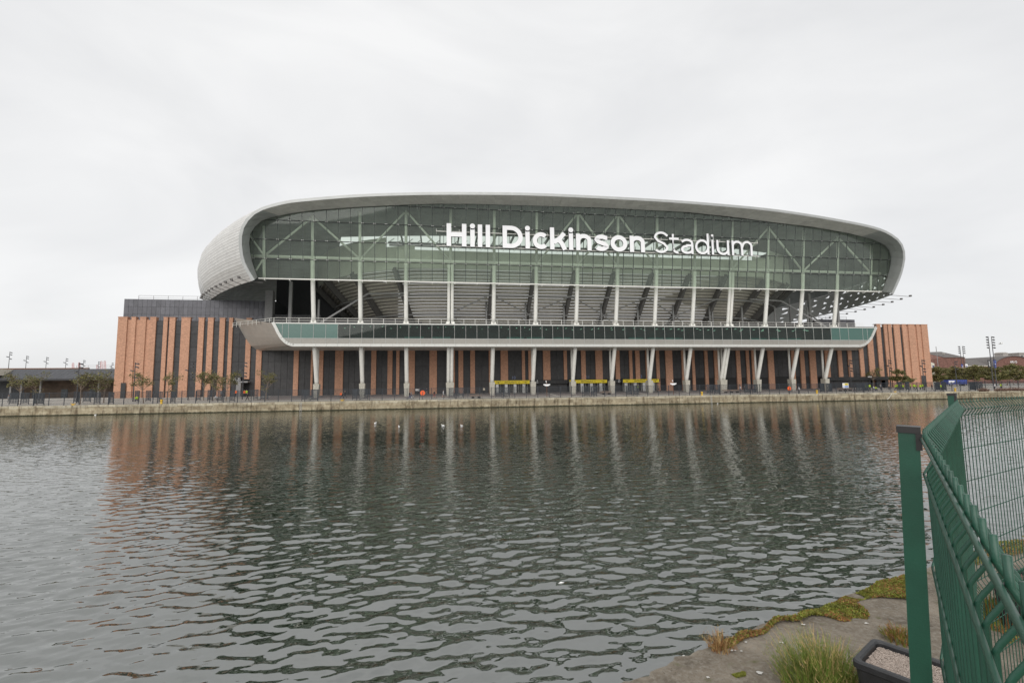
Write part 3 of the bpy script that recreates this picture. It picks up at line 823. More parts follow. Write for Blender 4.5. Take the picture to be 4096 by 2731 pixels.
for i in range(len(muls) - 1):
    a, b = muls[i] + .035, muls[i + 1] - .035
    for z0, z1, kind in ((FZ0 + LW + .03, ZS - .06, 'spandrel'), (ZS + .06, FZ1 - .13, 'glass')):
        P = clip_poly([(a, z0), (b, z0), (b, z1), (a, z1)], inner)
        if not P: continue
        teal = a < -22.7 or a > 102.5
        matn = 'spandrel_panel' if kind == 'spandrel' else ('spandrel_teal' if teal else 'lounge_glass')
        nm = 'spandrel_panel' if kind == 'spandrel' else 'pane'
        MB().prism([(p[0], HY, p[1]) for p in P], (0, 0.05, 0)).build(nm, matn, lounge)
    if i:
        P = clip_poly([(muls[i] - .032, FZ0 + .5), (muls[i] + .032, FZ0 + .5), (muls[i] + .032, FZ1), (muls[i] - .032, FZ1)], inner)
        if P: MB().prism([(p[0], HY - .07, p[1]) for p in P], (0, 0.14, 0)).build('mullion', 'frame_light', lounge)
MB().box(front_L[3][0] + .4, front_R[3][0] - .4, HY - .05, HY + .08, ZS - .055, ZS + .055).build('sill', 'frame_light', lounge)
# room behind the glass
room = MB().box(-24, 104, 119.0, 119.2, 12.7, 17.2).box(-24, 104, HY + .3, 119.0, 12.7, 12.85).box(-24, 104, HY + .35, 119.0, 17.02, 17.2)
room.box(-24.2, -24, HY + .3, 119.2, 12.7, 17.2).box(104, 104.2, HY + .3, 119.2, 12.7, 17.2)
room = room.build('lounge_room', 'interior', ST)
rr = random.Random(11)
for i in range(58):
    x = -22 + i * 2.15 + rr.uniform(-.5, .5); y = HY + rr.choice((1.2, 2.2, 3.6, 4.6)); dx = (x - 38) * 0.0
    MB().box(x - 0.025, x + 0.025, y, y + rr.uniform(0.6, 1.2), 16.9, 16.95).build('strip_light', 'lamp_strip', room)
for i, x in enumerate((-8, -1.5, 16.5, 21.5, 28, 48, 53, 58, 82, 88, 92.5)):
    w = rr.uniform(3.2, 4.6)
    c = MB().box(x, x + w, HY + 2.6, HY + 3.3, 12.86, 14.6).box(x - .1, x + w + .1, HY + 2.5, HY + 3.4, 14.6, 14.68).build('bar_counter', 'counter', room)
    if i in (1, 2, 4, 6, 8): inst(text_mesh('Budweiser', 0.75, 'interior', 0.005, shear=0.35), 'lettering', (x + w / 2, HY + 2.585, 13.9), c)
# ---- railing on the deck
RLY = HY + 0.55
for i in range(57):
    x = -36.5 + i * 2.65
    MB().tube([(x, RLY, 17.5), (x, RLY, 18.62)], 0.055, 6).build('rail_post', 'white_paint', ST) if i < 57 and x < 115 else None
for q in (18.62, 18.05): MB().tube([(-36.5, RLY, q), (114.6, RLY, q)], 0.045, 6).build('guard_rail', 'white_paint', ST)
pts = [(-36.5, RLY, 17.5), (-40.2, 115.2, 17.5), (-45.4, 119.6, 17.55), (-49.0, 122.6, 17.6)]
railing(pts, 1.1, 1.6, 0.05, 'guard_rail', 'white_paint', ST)
# ---- columns
COLX = [-28.06 + 10.26 * k for k in range(14)]
def col_y(z):                                     # leaning outwards with height
    return float(np.interp(z, [0, 3.65, 12, 17.6, 27, 46], [117.6, 117.0, 114.0, 112.75, 110.9, 108.6]))
def thick(x, z0, z1, r, name):
    n = 8
    MB().tube([(x, col_y(z0 + (z1 - z0) * i / n), z0 + (z1 - z0) * i / n) for i in range(n + 1)], r, 14).build(name, 'white_paint', ST, smooth=True)
for k, x in enumerate(COLX):
    xs_ = [x] if k not in (3, 10) else [x - 0.42, x + 0.42]
    wb = 0.62 if len(xs_) == 1 else 0.92
    # tapered concrete base
    g = MB()
    z0, z1 = zg(117) - .3, 3.75
    for (hw0, hw1) in ((wb * 0.80, wb * 1.06),):
        g.hexa([(x - hw0, 116.35, z0), (x + hw0, 116.35, z0), (x + hw0, 117.7, z0), (x - hw0, 117.7, z0),
                (x - hw1, 116.2, z1), (x + hw1, 116.2, z1), (x + hw1, 117.9, z1), (x - hw1, 117.9, z1)])
    g.build('column_base', 'concrete_base', ST)
    for xx in xs_:
        thick(xx, 3.5, 12.2, 0.48 if len(xs_) == 1 else 0.39, 'column')
        thick(xx, 17.45, 31.6, 0.48 if len(xs_) == 1 else 0.36, 'column')
        MB().tube([(xx, 117.5, 3.5), (xx, 117.4, 12.2)], 0.27, 10).build('inner_column', 'white_paint', ST, smooth=True)
        MB().box(xx - .75, xx + .75, 112.2, 113.6, 17.5, 17.62).box(xx - .55, xx + .55, 112.3, 113.3, 17.62, 18.1).build('column_shoe', 'white_paint', ST)
        MB().tube([(xx - .9 if len(xs_) == 1 else xx, 120.6, 17.5), (xx - .9 if len(xs_) == 1 else xx, 120.6, 24.3)], 0.26, 8).build('prop_column', 'steel_grey', ST, smooth=True)
# ---- glass wall outline (x, z)
GA, GB = 109.5 + 0.194 * 26.9, 0.194
gout = [(1031, 1110), (1014, 1066), (1002, 1023), (996.7, 980), (997, 959), (1000, 940.6), (1005, 927), (1018.7, 908), (1043, 885.5), (1064.6, 875),
        (1160.7, 854), (1263, 840.6), (1420, 829), (1643, 818.5), (1750, 816), (1900, 816.5), (2118, 823), (2400, 831), (2750, 849), (2930, 868), (3118, 893),
        (3247, 907), (3394, 933), (3492, 958), (3538, 979), (3556, 1000.6), (3565, 1031), (3560.7, 1065), (3550, 1107.7), (3527, 1166)]
G3 = np.array([onTilt(x, y, GA, GB) for x, y in gout])
GZ = [26.95 + 4.13 * k for k in range(6)]
G2 = G3[:, [0, 2]].copy(); G2[0, 1] = G2[-1, 1] = 26.95
gpoly = ccw(G2)
def gy(k, z): return 109.5 - 0.8 * k - 0.48 * (z - GZ[k]) / 4.13
gl = MB().box(G2[0][0] + .2, G2[-1][0] - .2, 109.2, 109.62, 26.68, 26.9).build('glass_wall', 'white_paint', ST)
GM = [-40 + (-37.42 + 40) + 2.565 * i for i in range(-2, 64)]
for k in range(5):
    z0, z1 = GZ[k] + .03, GZ[k + 1] - .03
    for i in range(len(GM) - 1):
        P = clip_poly([(GM[i] + .035, z0), (GM[i + 1] - .035, z0), (GM[i + 1] - .035, z1), (GM[i] + .035, z1)], gpoly)
        if not P: continue
        MB().prism([(p[0], gy(k, p[1]), p[1]) for p in P], (0, 0.03, 0)).build('pane', 'facade_glass', gl)
    bars = MB()
    for x in GM:
        P = clip_poly([(x - .055, z0), (x + .055, z0), (x + .055, z1), (x - .055, z1)], gpoly)
        if P: 
            MB().prism([(p[0], gy(k, p[1]) + .04, p[1]) for p in P], (0, 0.24, 0)).build('mullion', 'mullion', gl)
            if k and len(P) == 4: bars.box(x - .22, x - .1, gy(k, z0) - .03, gy(k, z0) + .06, GZ[k] - .06, GZ[k] + .06).box(x + .1, x + .22, gy(k, z0) - .03, gy(k, z0) + .06, GZ[k] - .06, GZ[k] + .06)
    if k:
        P = clip_poly([(-60, GZ[k] - .045), (140, GZ[k] - .045), (140, GZ[k] + .045), (-60, GZ[k] + .045)], gpoly)
        if P:
            MB().prism([(p[0], gy(k, GZ[k]) - .0, p[1]) for p in P], (0, 0.34, 0)).build('transom', 'mullion', gl)
        bars.build('glass_clips', 'stainless', gl, kind='stuff')
for i in range(30):                               # small hooks under the bottom rail
    x = -37.4 + i * 5.13
    if x < 117: MB().box(x - .05, x + .05, 108.4, 109.2, 26.2, 26.3).box(x - .05, x + .05, 108.35, 108.45, 26.2, 26.75).build('rail_bracket', 'white_paint', gl)
# ---- steelwork behind the glass
def gtop(x):
    P = G2[np.argsort(G2[:, 0])]; up = P[P[:, 1] > 34.5]; return float(np.interp(x, up[:, 0], up[:, 1]))
NX = [-38.3] + COLX + [115.6]
for i, x in enumerate(NX):
    zt = gtop(x) - .15
    MB().tube([(x, col_y(31.6), 31.4), (x, col_y(zt), zt)], 0.33, 10).build('truss_post', 'white_paint', ST, smooth=True)
    if i in (0, 15): MB().tube([(x, col_y(27), 26.9), (x, col_y(31.6), 31.5)], 0.33, 10).build('truss_post', 'white_paint', ST, smooth=True)
MB().tube([(-41, col_y(32), 32.0), (118.5, col_y(32), 32.0)], 0.34, 10).build('lower_chord', 'white_paint', ST, smooth=True)
for pk, nd in ((0, -1), (0, 1), (2, 1), (2, 3), (6, 5), (6, 7), (7, 6), (7, 8), (11, 10), (11, 12), (13, 12), (13, 14)):
    xp, xn = NX[pk + 1], NX[nd + 1]; zt = gtop(xp) - .8; s = 0.35 if xn > xp else -0.35
    MB().tube([(xp + s, col_y(zt) - .05, zt), (xn - s, col_y(32.3) - .05, 32.3)], 0.24, 8).build('truss_diagonal', 'white_paint', ST, smooth=True)
MB().tube([(-38.3, col_y(32.3), 32.2), (-41.3, col_y(35), 36.4)], 0.2, 8).build('truss_diagonal', 'white_paint', ST)
MB().tube([(-38.3, col_y(31.8), 31.7), (-40.0, col_y(29), 28.8)], 0.2, 8).build('truss_diagonal', 'white_paint', ST)
# ---- seating stand seen from below: stepped terrace units, curved at both corners
NS = 18; CYC = 150.0
def row_plan(D, side):
    cx = 1.5 if side < 0 else 76.0
    pts = []
    for a in np.linspace(0, 1.38, 8):
        pts.append((cx + side * D * math.sin(a), CYC - D * math.cos(a)))
    return pts
def step_piece(p, q, z, rise, run, nrm):
    """one terrace unit between plan points p,q: riser plus the tread slab behind it"""
    (x0, y0), (x1, y1) = p, q
    nx, ny = nrm
    g = MB()
    t = 0.16
    g.hexa([(x0, y0, z), (x1, y1, z), (x1 + nx * t, y1 + ny * t, z), (x0 + nx * t, y0 + ny * t, z),
            (x0, y0, z + rise), (x1, y1, z + rise), (x1 + nx * t, y1 + ny * t, z + rise), (x0 + nx * t, y0 + ny * t, z + rise)])
    g.hexa([(x0 + nx * .162, y0 + ny * .162, z), (x1 + nx * .162, y1 + ny * .162, z), (x1 + nx * run, y1 + ny * run, z), (x0 + nx * run, y0 + ny * run, z),
            (x0 + nx * .162, y0 + ny * .162, z + .12), (x1 + nx * .162, y1 + ny * .162, z + .12), (x1 + nx * run, y1 + ny * run, z + .12), (x0 + nx * run, y0 + ny * run, z + .12)])
    return g
stand = MB().box(-10, 87, 113.0, 113.3, 30.9, 35.35).build('stand', 'stand_wall', ST)
rise, run = 0.70, 0.70
for i in range(NS):
    D = 24.2 + i * run; z = 19.3 + i * rise; Y = CYC - D
    XS = [1.5, 12.9, 23.2, 33.45, 43.7, 54, 64.2, 76.0]
    for a, b in zip(XS[:-1], XS[1:]):
        step_piece((a + .03, Y), (b - .03, Y), z, rise - .09, run + .1, (0, 1)).build('terrace_step', 'terrace', stand)
    for side in (-1, 1):
        P = row_plan(D, side)
        for j in range(len(P) - 1):
            a, b = P[j], P[j + 1]
            mxx, myy = (a[0] + b[0]) / 2, (a[1] + b[1]) / 2
            cx = 1.5 if side < 0 else 76.0
            v = np.array([cx - mxx, CYC - myy]); v /= np.linalg.norm(v)
            pq = (a, b) if side > 0 else (b, a)
            step_piece(pq[0], pq[1], z, rise - .09, run + .1, tuple(v)).build('terrace_step', 'terrace', stand)
# back wall of the corners, and closing wall at the foot of the stand
for side in (-1, 1):
    P = row_plan(37.0, side)
    for j in range(len(P) - 1):
        (xa, ya), (xb, yb) = P[j], P[j + 1]; ZT = 35.3 if j < 1 else 36.6 if j < 2 else 39.0
        MB().hexa([(xa, ya, 30.9), (xb, yb, 30.9), (xb, yb + .3, 30.9), (xa, ya + .3, 30.9), (xa, ya, ZT), (xb, yb, ZT), (xb, yb + .3, ZT), (xa, ya + .3, ZT)]).build('stand_wall', 'stand_wall', stand)
MB().box(-46, -12, 143.0, 143.4, 17.3, 34).box(-43.3, -43, 127.5, 143.4, 17.3, 26).build('corner_wall', 'corner_dark', ST)
MB().box(-43, -30, 127.1, 127.3, 17.3, 21.5).build('corner_wall', 'corner_dark', ST)
MB().box(-38, 114, 126.6, 127.0, 17.3, 20.6).build('stand_foot_wall', 'wall_purple', ST)
# raking beams, horizontal tubes and braces under the stand
def rake(D0, z0, D1, z1, side, a, x=None):
    if x is not None: p0, p1 = (x, CYC - D0, z0), (x, CYC - D1, z1)
    else:
        cx = 1.5 if side < 0 else 76.0
        p0 = (cx + side * D0 * math.sin(a), CYC - D0 * math.cos(a), z0); p1 = (cx + side * D1 * math.sin(a), CYC - D1 * math.cos(a), z1)
    MB().bar(p0, p1, 0.75, 1.5).build('raker_beam', 'raker', ST)
for x in COLX[3:11]: rake(23.2, 17.3, 37.2, 31.2, 0, 0, x)
for side in (-1, 1):
    for a in (0.33, 0.66, 0.99, 1.3): rake(23.2, 17.3, 37.2, 31.2, side, a)
for D, z in ((32.2, 25.4), (28.0, 21.2)):
    xs_ = [1.5] + COLX[3:11] + [76]
    MB().tube([(1.5, CYC - D - .6, z), (76, CYC - D - .6, z)], 0.2, 8).build('tie_tube', 'steel_grey', ST)
    for side in (-1, 1): MB().tube([(px_, py_ - .5, z) for px_, py_ in row_plan(D, side)], 0.2, 8).build('tie_tube', 'steel_grey', ST)
for i in range(3, 10):
    xa, xb = COLX[i], COLX[i + 1]
    if i % 2: MB().tube([(xa, 121.2, 21.4), (xb, 116.9, 25.6)], 0.17, 8).build('brace', 'steel_grey', ST)
    else: MB().tube([(xa, 116.9, 25.6), (xb, 121.2, 21.4)], 0.17, 8).build('brace', 'steel_grey', ST)
    MB().tube([((xa if i % 2 else xb), 121.2, 21.4), ((xa + xb) / 2, 122.6, 17.6)], 0.17, 8).build('brace', 'steel_grey', ST)
for x, s in ((-28, 1), (105, -1)):
    MB().tube([(x + s * 1, 113.8, 17.6), (x + s * 11, 117.6, 25.4)], 0.22, 8).build('brace', 'steel_grey', ST)
    MB().tube([(x + s * 21, 116.9, 25.6), (x + s * 11, 117.6, 25.4)], 0.2, 8).build('brace', 'steel_grey', ST)
MB().tube([(112, 121, 17.6), (105.5, 123, 24)], 0.24, 8).tube([(104, 127, 17.6), (96, 117, 26)], 0.2, 8).build('brace', 'steel_grey', ST)
for x, y in ((108.5, 124), (113.2, 119.2), (-36, 122)): MB().box(x - .35, x + .35, y, y + .7, 17.4, 29).build('steel_post', 'steel_grey', ST)
# ---- curved roof shell
LIP = [(1008, 1124), (976, 1072), (960.6, 1029), (954, 974), (955, 944), (964, 907), (985, 873), (1012.6, 847), (1040, 832), (1064.6, 823), (1110.5, 810.5), (1180, 798),
       (1420, 778), (1650, 770), (1846, 768.5), (2118, 771.6), (2400, 784), (2650, 797.7), (2884, 815.5), (3118, 839), (3351.5, 876), (3515, 911), (3590, 951.6),
       (3614, 985), (3622, 1022), (3617, 1062), (3602, 1114), (3573, 1177.5)]
L3 = crom([tuple(onTilt(x, y, 105.2 + .16 * 25, .16)) for x, y in LIP], 4)
N = 97
L3 = resample(L3, N)
ctr = np.array([38.9, 104, 33.0])
def inward(P, d):
    """offset the lip outline inwards in its own plane"""
    out = []
    for i in range(len(P)):
        t = P[min(i + 1, len(P) - 1)] - P[max(i - 1, 0)]
        n = np.array([t[2], 0, -t[0]]); n /= np.linalg.norm(n)
        out.append(P[i] + n * d)
    return np.array(out)
LI = inward(L3, 0.62)
GI = resample(G3[:, :], N); GI = GI + np.array([0, -.05, 0])
shell = MB()
shell.add(list(L3) + list(LI), [(i, i + 1, N + i + 1, N + i) for i in range(N - 1)])
shell = shell.build('roof_rim', 'rim_metal', ST)
for i in range(0, N - 1):
    for t0, t1 in ((0, .5), (.5, 1)):
        q = [LI[i] * (1 - t0) + GI[i] * t0, LI[i + 1] * (1 - t0) + GI[i + 1] * t0, LI[i + 1] * (1 - t1) + GI[i + 1] * t1, LI[i] * (1 - t1) + GI[i] * t1]
        ce = sum(q) / 4; q = [ce + (p - ce) * 0.985 for p in q]
        up = np.array([0, 0, 0.12]) if 14 < i < N - 14 else np.array([0.12 * (-1 if i < 20 else 1), 0, 0])
        MB().hexa([*q, *[p + up for p in q]]).build('soffit_panel', 'soffit_panel' if 8 < i < N - 12 else 'rim_metal', shell)
YST = [0, 3.5, 7, 10.5, 14, 18, 22, 26, 30, 34, 39, 46, 54, 64, 76, 92, 112]
DXL = lambda d: float(np.interp(d, [0, 3.5, 7, 14, 22, 30, 38, 46, 61, 86, 126], [0, -3.4, -6.5, -12, -17.4, -21.6, -25, -28, -32, -35, -36]))
DXR = lambda d: float(np.interp(d, [0, 7, 14, 22, 30, 38, 46, 61, 86, 126], [0, 3.2, 5.8, 8, 9.8, 11.2, 12.3, 13.5, 14, 14]))
def shell_pt(i, d, drop=0.0):
    p = L3[i].copy() if not drop else inward(L3, drop)[i]
    s = abs(p[0] - 38.9) / 74.0; w = min(1.0, s) ** 1.5
    dx = DXL(d) if p[0] < 38.9 else DXR(d)
    return np.array([p[0] + dx * w, p[1] + d * (1.0), p[2]])
GRID = np.array([[shell_pt(i, d) for i in range(N)] for d in YST])
L3b = inward(L3, 0.5)
def shell_pt_in(i, d):
    p = L3b[i]; q = L3[i]; return shell_pt(i, d) + (p - q)
GRIDI = np.array([[shell_pt_in(i, d) for i in range(N)] for d in YST])
tiles = MB(); back = MB(); lat = MB(); under = MB()
trnd = random.Random(5)
for j in range(len(YST) - 1):
    for i in range(N - 1):
        xm = L3[i][0]
        if YST[j] >= 30 and -14 < xm < 96: continue
        q = [GRID[j, i], GRID[j, i + 1], GRID[j + 1, i + 1], GRID[j + 1, i]]
        qi = [GRIDI[j, i], GRIDI[j, i + 1], GRIDI[j + 1, i + 1], GRIDI[j + 1, i]]
        right_low = xm > 60 and L3[i][2] < 33.0
        if right_low:
            # perforated skin: frame of each cell round a triangular hole, two layers of lattice
            for h, k in ((0, 0),):
                    A, B, C, D = q
                    c0 = (A + B + C + D) / 4; s = trnd.uniform(.22, .46)
                    T = [c0 + (p - c0) * s for p in ((A, B, C) if (i + j) % 2 else (B, C, D))]
                    if (i + j) % 2: lat.add([A, B, C, D, *T], [(0, 1, 5, 4), (1, 2, 6, 5), (2, 3, 6), (3, 0, 4), (3, 4, 6)])
                    else: lat.add([A, B, C, D, *T], [(0, 1, 4), (1, 2, 5, 4), (2, 3, 6, 5), (3, 0, 6), (0, 4, 6)])
        else:
            nu, nv = (3, 3) if xm < 0 and YST[j] < 60 else (1, 1)
            for h in range(nu):
                for k in range(nv):
                    def bl(u, v): return (q[0] * (1 - u) + q[1] * u) * (1 - v) + (q[3] * (1 - u) + q[2] * u) * v
                    u0, u1 = (h + .04) / nu, (h + .96) / nu; c4 = [bl(u0, k / nv), bl(u1, k / nv), bl(u1, (k + 1) / nv), bl(u0, (k + 1) / nv)]
                    for tri in ((0, 1, 2), (0, 2, 3)) if (h + k + j) % 2 else ((0, 1, 3), (1, 2, 3)):
                        tiles.add([c4[w_] for w_ in tri], [(0, 1, 2)], trnd.choice((0, 1, 1, 2, 2, 3)))
            e = [p + (pi - p) * 0.12 for p, pi in zip(q, qi)]
            back.add(e, [(0, 1, 2, 3)])
            under.add(qi, [(0, 3, 2, 1)])
tiles.build('shell_panels', ['shell_0', 'shell_1', 'shell_2', 'shell_3'], ST, kind='stuff')
back.build('shell_backing', 'shell_back', ST)
under.build('roof_underside', 'roof_dark', ST)
lat.build('perforated_screen', 'lattice', ST, kind='stuff')
# roof beams under the deck, running back to the open middle
for i in range(20):
    x = -10 + i * 5.13
    i0 = int(np.argmin(abs(L3[:, 0] - x) + (L3[:, 2] < 40) * 100)); zt = L3[i0][2] - 1.2
    MB().bar((x, 106.5, zt - .2), (x, 136, zt - .2), 0.3, 0.9).build('roof_beam', 'roof_dark', ST)
for y in (133.5, 136.0): MB().tube([(-14, y, 43.2), (92, y, 43.2)], 0.3, 8).build('roof_edge_tube', 'steel_grey', ST)
for i in range(41):
    x = -14 + i * 2.6
    MB().tube([(x, 133.5, 43.2), (x + 1.3, 136.2, 45.2)], 0.13, 6).build('roof_brace', 'steel_grey', ST)
# lamps on arms along the bottom edges
def edge_lamps(side):
    i = 0 if side < 0 else N - 1
    for k in range(11):
        d = 1.0 + k * (2.5 if side < 0 else 4.2)
        p = shell_pt(i, d); q = p + np.array([side * 4.6, -1.0, -0.5]) if side > 0 else p + np.array([3.0, -0.6, -.2])
        g = MB().bar(tuple(p), tuple(q), 0.09, 0.09)
        e = q if side > 0 else p + np.array([-1.6, -1.0, 0.55])
        if side < 0: g.bar(tuple(p), tuple(e), 0.1, 0.1)
        g.box(e[0] - .25, e[0] + .25, e[1] - .25, e[1] + .15, e[2], e[2] + .4)
        g.build('flood_lamp', 'raker', ST)
edge_lamps(-1); edge_lamps(1)
# thin safety rails on the roof
g = []
for i in range(12, 60, 4): g.append(tuple(GRID[2, i]))
railing(g, 1.0, 4.0, 0.03, 'roof_railing', 'steel_grey', ST)
# ------------------------------------------------------------------ name sign: stroked letters on two rails
SGY = 106.0
def arc(cx, cy, rx, ry, a0, a1, n=18):
    return [(cx + rx * math.cos(R(a0 + (a1 - a0) * k / n)), cy + ry * math.sin(R(a0 + (a1 - a0) * k / n))) for k in range(n + 1)]
def ribbon(g, pts, w, x0, z0, y, depth, mi_face=0, mi_edge=1):
    P = [np.array(p, float) for p in pts]; Lf, Rt = [], []
    closed = np.linalg.norm(P[0] - P[-1]) < 1e-6
    n = len(P)
    for i in range(n):
        if closed: a, b = P[(i - 1) % (n - 1)], P[(i + 1) % (n - 1)] if i < n - 1 else P[1]
        else: a, b = P[max(i - 1, 0)], P[min(i + 1, n - 1)]
        t1 = P[i] - a; t2 = b - P[i]
        if np.linalg.norm(t1) < 1e-9: t1 = t2
        if np.linalg.norm(t2) < 1e-9: t2 = t1
        t1 /= np.linalg.norm(t1); t2 /= np.linalg.norm(t2)
        nn = np.array([-(t1 + t2)[1], (t1 + t2)[0]]); nn /= np.linalg.norm(nn)
        k = 1 / max(0.5, float(np.dot(nn, np.array([-t1[1], t1[0]]))))
        Lf.append(P[i] + nn * w / 2 * k); Rt.append(P[i] - nn * w / 2 * k)
    V = []
    for q in (Lf, Rt):
        for p in q: V.append((x0 + p[0], y, z0 + p[1]))
    for q in (Lf, Rt):
        for p in q: V.append((x0 + p[0], y + depth, z0 + p[1]))
    F, E2 = [], []
    for i in range(n - 1):
        F.append((i, i + 1, n + i + 1, n + i))
        E2 += [(2 * n + i, 3 * n + i, 3 * n + i + 1, 2 * n + i + 1), (i, 2 * n + i, 2 * n + i + 1, i + 1), (n + i, n + i + 1, 3 * n + i + 1, 3 * n + i)]
    if not closed: E2 += [(0, n, 3 * n, 2 * n), (n - 1, 2 * n + n - 1, 3 * n + n - 1, 2 * n - 1)]
    k = len(g.v); g.add(V, F, mi_face); g.v = g.v[:k + len(V)]
    g.f += [tuple(i + k for i in f) for f in E2]; g.m += [mi_edge] * len(E2)
def glyph(ch, w, H, X, s):
    """centre-line strokes of a letter w wide, cap height H, x-height X, stroke s"""
    h = s / 2
    if ch == 'H': return [[(h, 0), (h, H)], [(w - h, 0), (w - h, H)], [(h, H * .52), (w - h, H * .52)]]
    if ch == 'i': return [[(w / 2, 0), (w / 2, X)], 'dot']
    if ch == 'l': return [[(w / 2, 0), (w / 2, H)]]
    if ch == 'D': return [[(h, 0), (h, H)], [(h, h), (w * .42, h)] + arc(w * .42, H / 2, w * .58 - h, H / 2 - h, -90, 90) + [(h, H - h)]]
    if ch == 'c': return [arc(w * .56, X / 2, w * .56 - h, X / 2 - h, 45, 315, 24)]
    if ch == 'k': return [[(h, 0), (h, H)], [(s * .9, X * .42), (w * .62, X * .72), (w - h * 1.3, X)], [(w * .48, X * .60), (w * .68, X * .40), (w - h * 1.0, 0)]]
    if ch == 'n': return [[(h, 0), (h, X)], [(h, X * .52)] + arc(w / 2, X * .60, w / 2 - h, X * .40 - h, 165, 0, 14) + [(w - h, 0)]]
    if ch == 'o': return [arc(w / 2, X / 2, w / 2 - h, X / 2 - h, 0, 360, 30)]
    if ch in 'sS':
        T = X if ch == 's' else H
        q = T / 4 - h / 2
        return [[(w - h * .7, T * .80)] + arc(w * .52, T - h - q, w * .48 - h, q, 40, 180, 12) + [(w * .30, T * .56), (w * .70, T * .44)] + arc(w * .48, h + q, w * .50 - h, q, 0, -145, 14)]
    if ch == 't': return [[(w * .38, H * .97), (w * .38, s * 2.2)] + arc(w * .38 + s * 1.8, s * 2.3, s * 1.8, s * 1.8, 180, 285, 9), [(0, X * .97), (w * .95, X * .97)]]
    if ch == 'a': return [[(w * .08, X * .80)] + arc(w * .5, X * .70, w * .5 - h, X * .30 - h, 140, 0, 12) + [(w - h, 0)], [(w - h, X * .56), (w * .5, X * .56)] + arc(w * .45, X * .29, w * .45 - h, X * .29 - h, 90, 270, 12) + arc(w * .5, X * .30, w * .5 - h, X * .30 - h, 270, 350, 6)]
    if ch == 'd': return [[(w - h, 0), (w - h, H)], arc(w / 2, X / 2, w / 2 - h, X / 2 - h, 0, 360, 28)]
    if ch == 'u': return [[(w - h, 0), (w - h, X)], [(h, X)] + arc(w / 2, X * .42, w / 2 - h, X * .42 - h, 180, 360, 14)]
    if ch == 'm':
        q = w / 4 + h / 4
        return [[(h, 0), (h, X)], [(h, X * .55)] + arc(w * .27, X * .63, w * .25 - h * .6, X * .37 - h, 170, 0, 12) + [(w / 2, 0)],
                [(w / 2, X * .55)] + arc(w * .75, X * .63, w * .25 - h * .7, X * .37 - h, 170, 0, 12) + [(w - h, 0)]]
def zx1(a, y): return onY(1700 + .2976 * a, y, SGY)[0]
def zx2(a, y): return onY(2380 + .2976 * a, y, SGY)[0]
letters = [('H', zx1(290, 984), zx1(557, 984)), ('i', zx1(606, 987), zx1(672, 987)), ('l', zx1(711, 989), zx1(770, 989)), ('l', zx1(817, 990), zx1(876, 990)),
           ('D', zx1(1045, 992), zx1(1315, 992)), ('i', zx1(1350, 995), zx1(1412, 995)), ('c', zx1(1450, 995), zx1(1650, 998)), ('k', zx1(1684, 998), zx1(1912, 1000)),
           ('i', zx1(1936, 1001), zx1(1996, 1001)), ('n', zx1(2034, 1002), zx1(2241, 1003)), ('s', zx1(2275, 1003), zx2(190, 1005)), ('o', zx2(213, 1005), zx2(438, 1007)), ('n', zx2(472, 1008), zx2(674, 1010)),
           ('S', zx2(795, 1012), zx2(994, 1014)), ('t', zx2(1005, 1012), zx2(1142, 1015)), ('a', zx2(1160, 1016), zx2(1327, 1017)), ('d', zx2(1352, 1017), zx2(1541, 1019)),
           ('i', zx2(1570, 1019), zx2(1607, 1019)), ('u', zx2(1640, 1020), zx2(1810, 1022)), ('m', zx2(1845, 1022), zx2(2120, 1023))]
SZ = 34.42
sign = MB().tube([(-0.6, 106.7, 34.62), (79.8, 106.7, 34.62)], 0.09, 6).build('name_sign', 'white_paint', ST)
MB().tube([(-0.6, 106.7, 38.0), (79.8, 106.7, 38.0)], 0.09, 6).build('sign_rail', 'white_paint', sign)
for i in range(32):
    x = -0.6 + i * 2.59
    MB().tube([(x, 106.7, 38.0), (x, 106.7, 38.55)], 0.05, 5).tube([(x, 106.7, 34.62), (x - .1, 108.1, 34.2)], 0.05, 5).tube([(x, 106.7, 37.9), (x, 108.0, 37.6)], 0.04, 5).build('sign_bracket', 'white_paint', sign)
for idx, (ch, a, b) in enumerate(letters):
    bold = idx < 13
    s = 1.02 if bold else 0.56
    H_, X_ = 5.28, (4.0 if bold else 3.78)
    if ch == 'S': H_ = 5.35
    g = MB(); w = b - a
    for k, st in enumerate(glyph(ch, w, H_ if ch != 't' else 5.0, X_, s)):
        if st == 'dot':
            r = s * .58; c = [(a + w / 2 + r * math.cos(2 * math.pi * q / 20), SGY - .01, SZ + 4.85 + r * math.sin(2 * math.pi * q / 20)) for q in range(20)]
            n0 = len(g.f); g.prism(c, (0, .4, 0)); g.m[n0:] = [0] + [1] * 21
            for xx in (-.45, .45): g.box(a + w / 2 + xx - .04, a + w / 2 + xx + .04, SGY + .3, SGY + .4, SZ + 3.6, SZ + 4.9, 0) if True else None
        else: ribbon(g, st, s, a, SZ, SGY - .004 * k, 0.42)
    g.build('letter', ['sign_white', 'sign_edge'], sign)
# ------------------------------------------------------------------ far quay furniture
ORD = ['first', 'second', 'third', 'fourth', 'fifth', 'sixth', 'seventh', 'eighth', 'ninth', 'tenth', 'eleventh', 'twelfth', 'thirteenth', 'fourteenth', 'fifteenth',
       'sixteenth', 'seventeenth', 'eighteenth', 'nineteenth', 'twentieth']
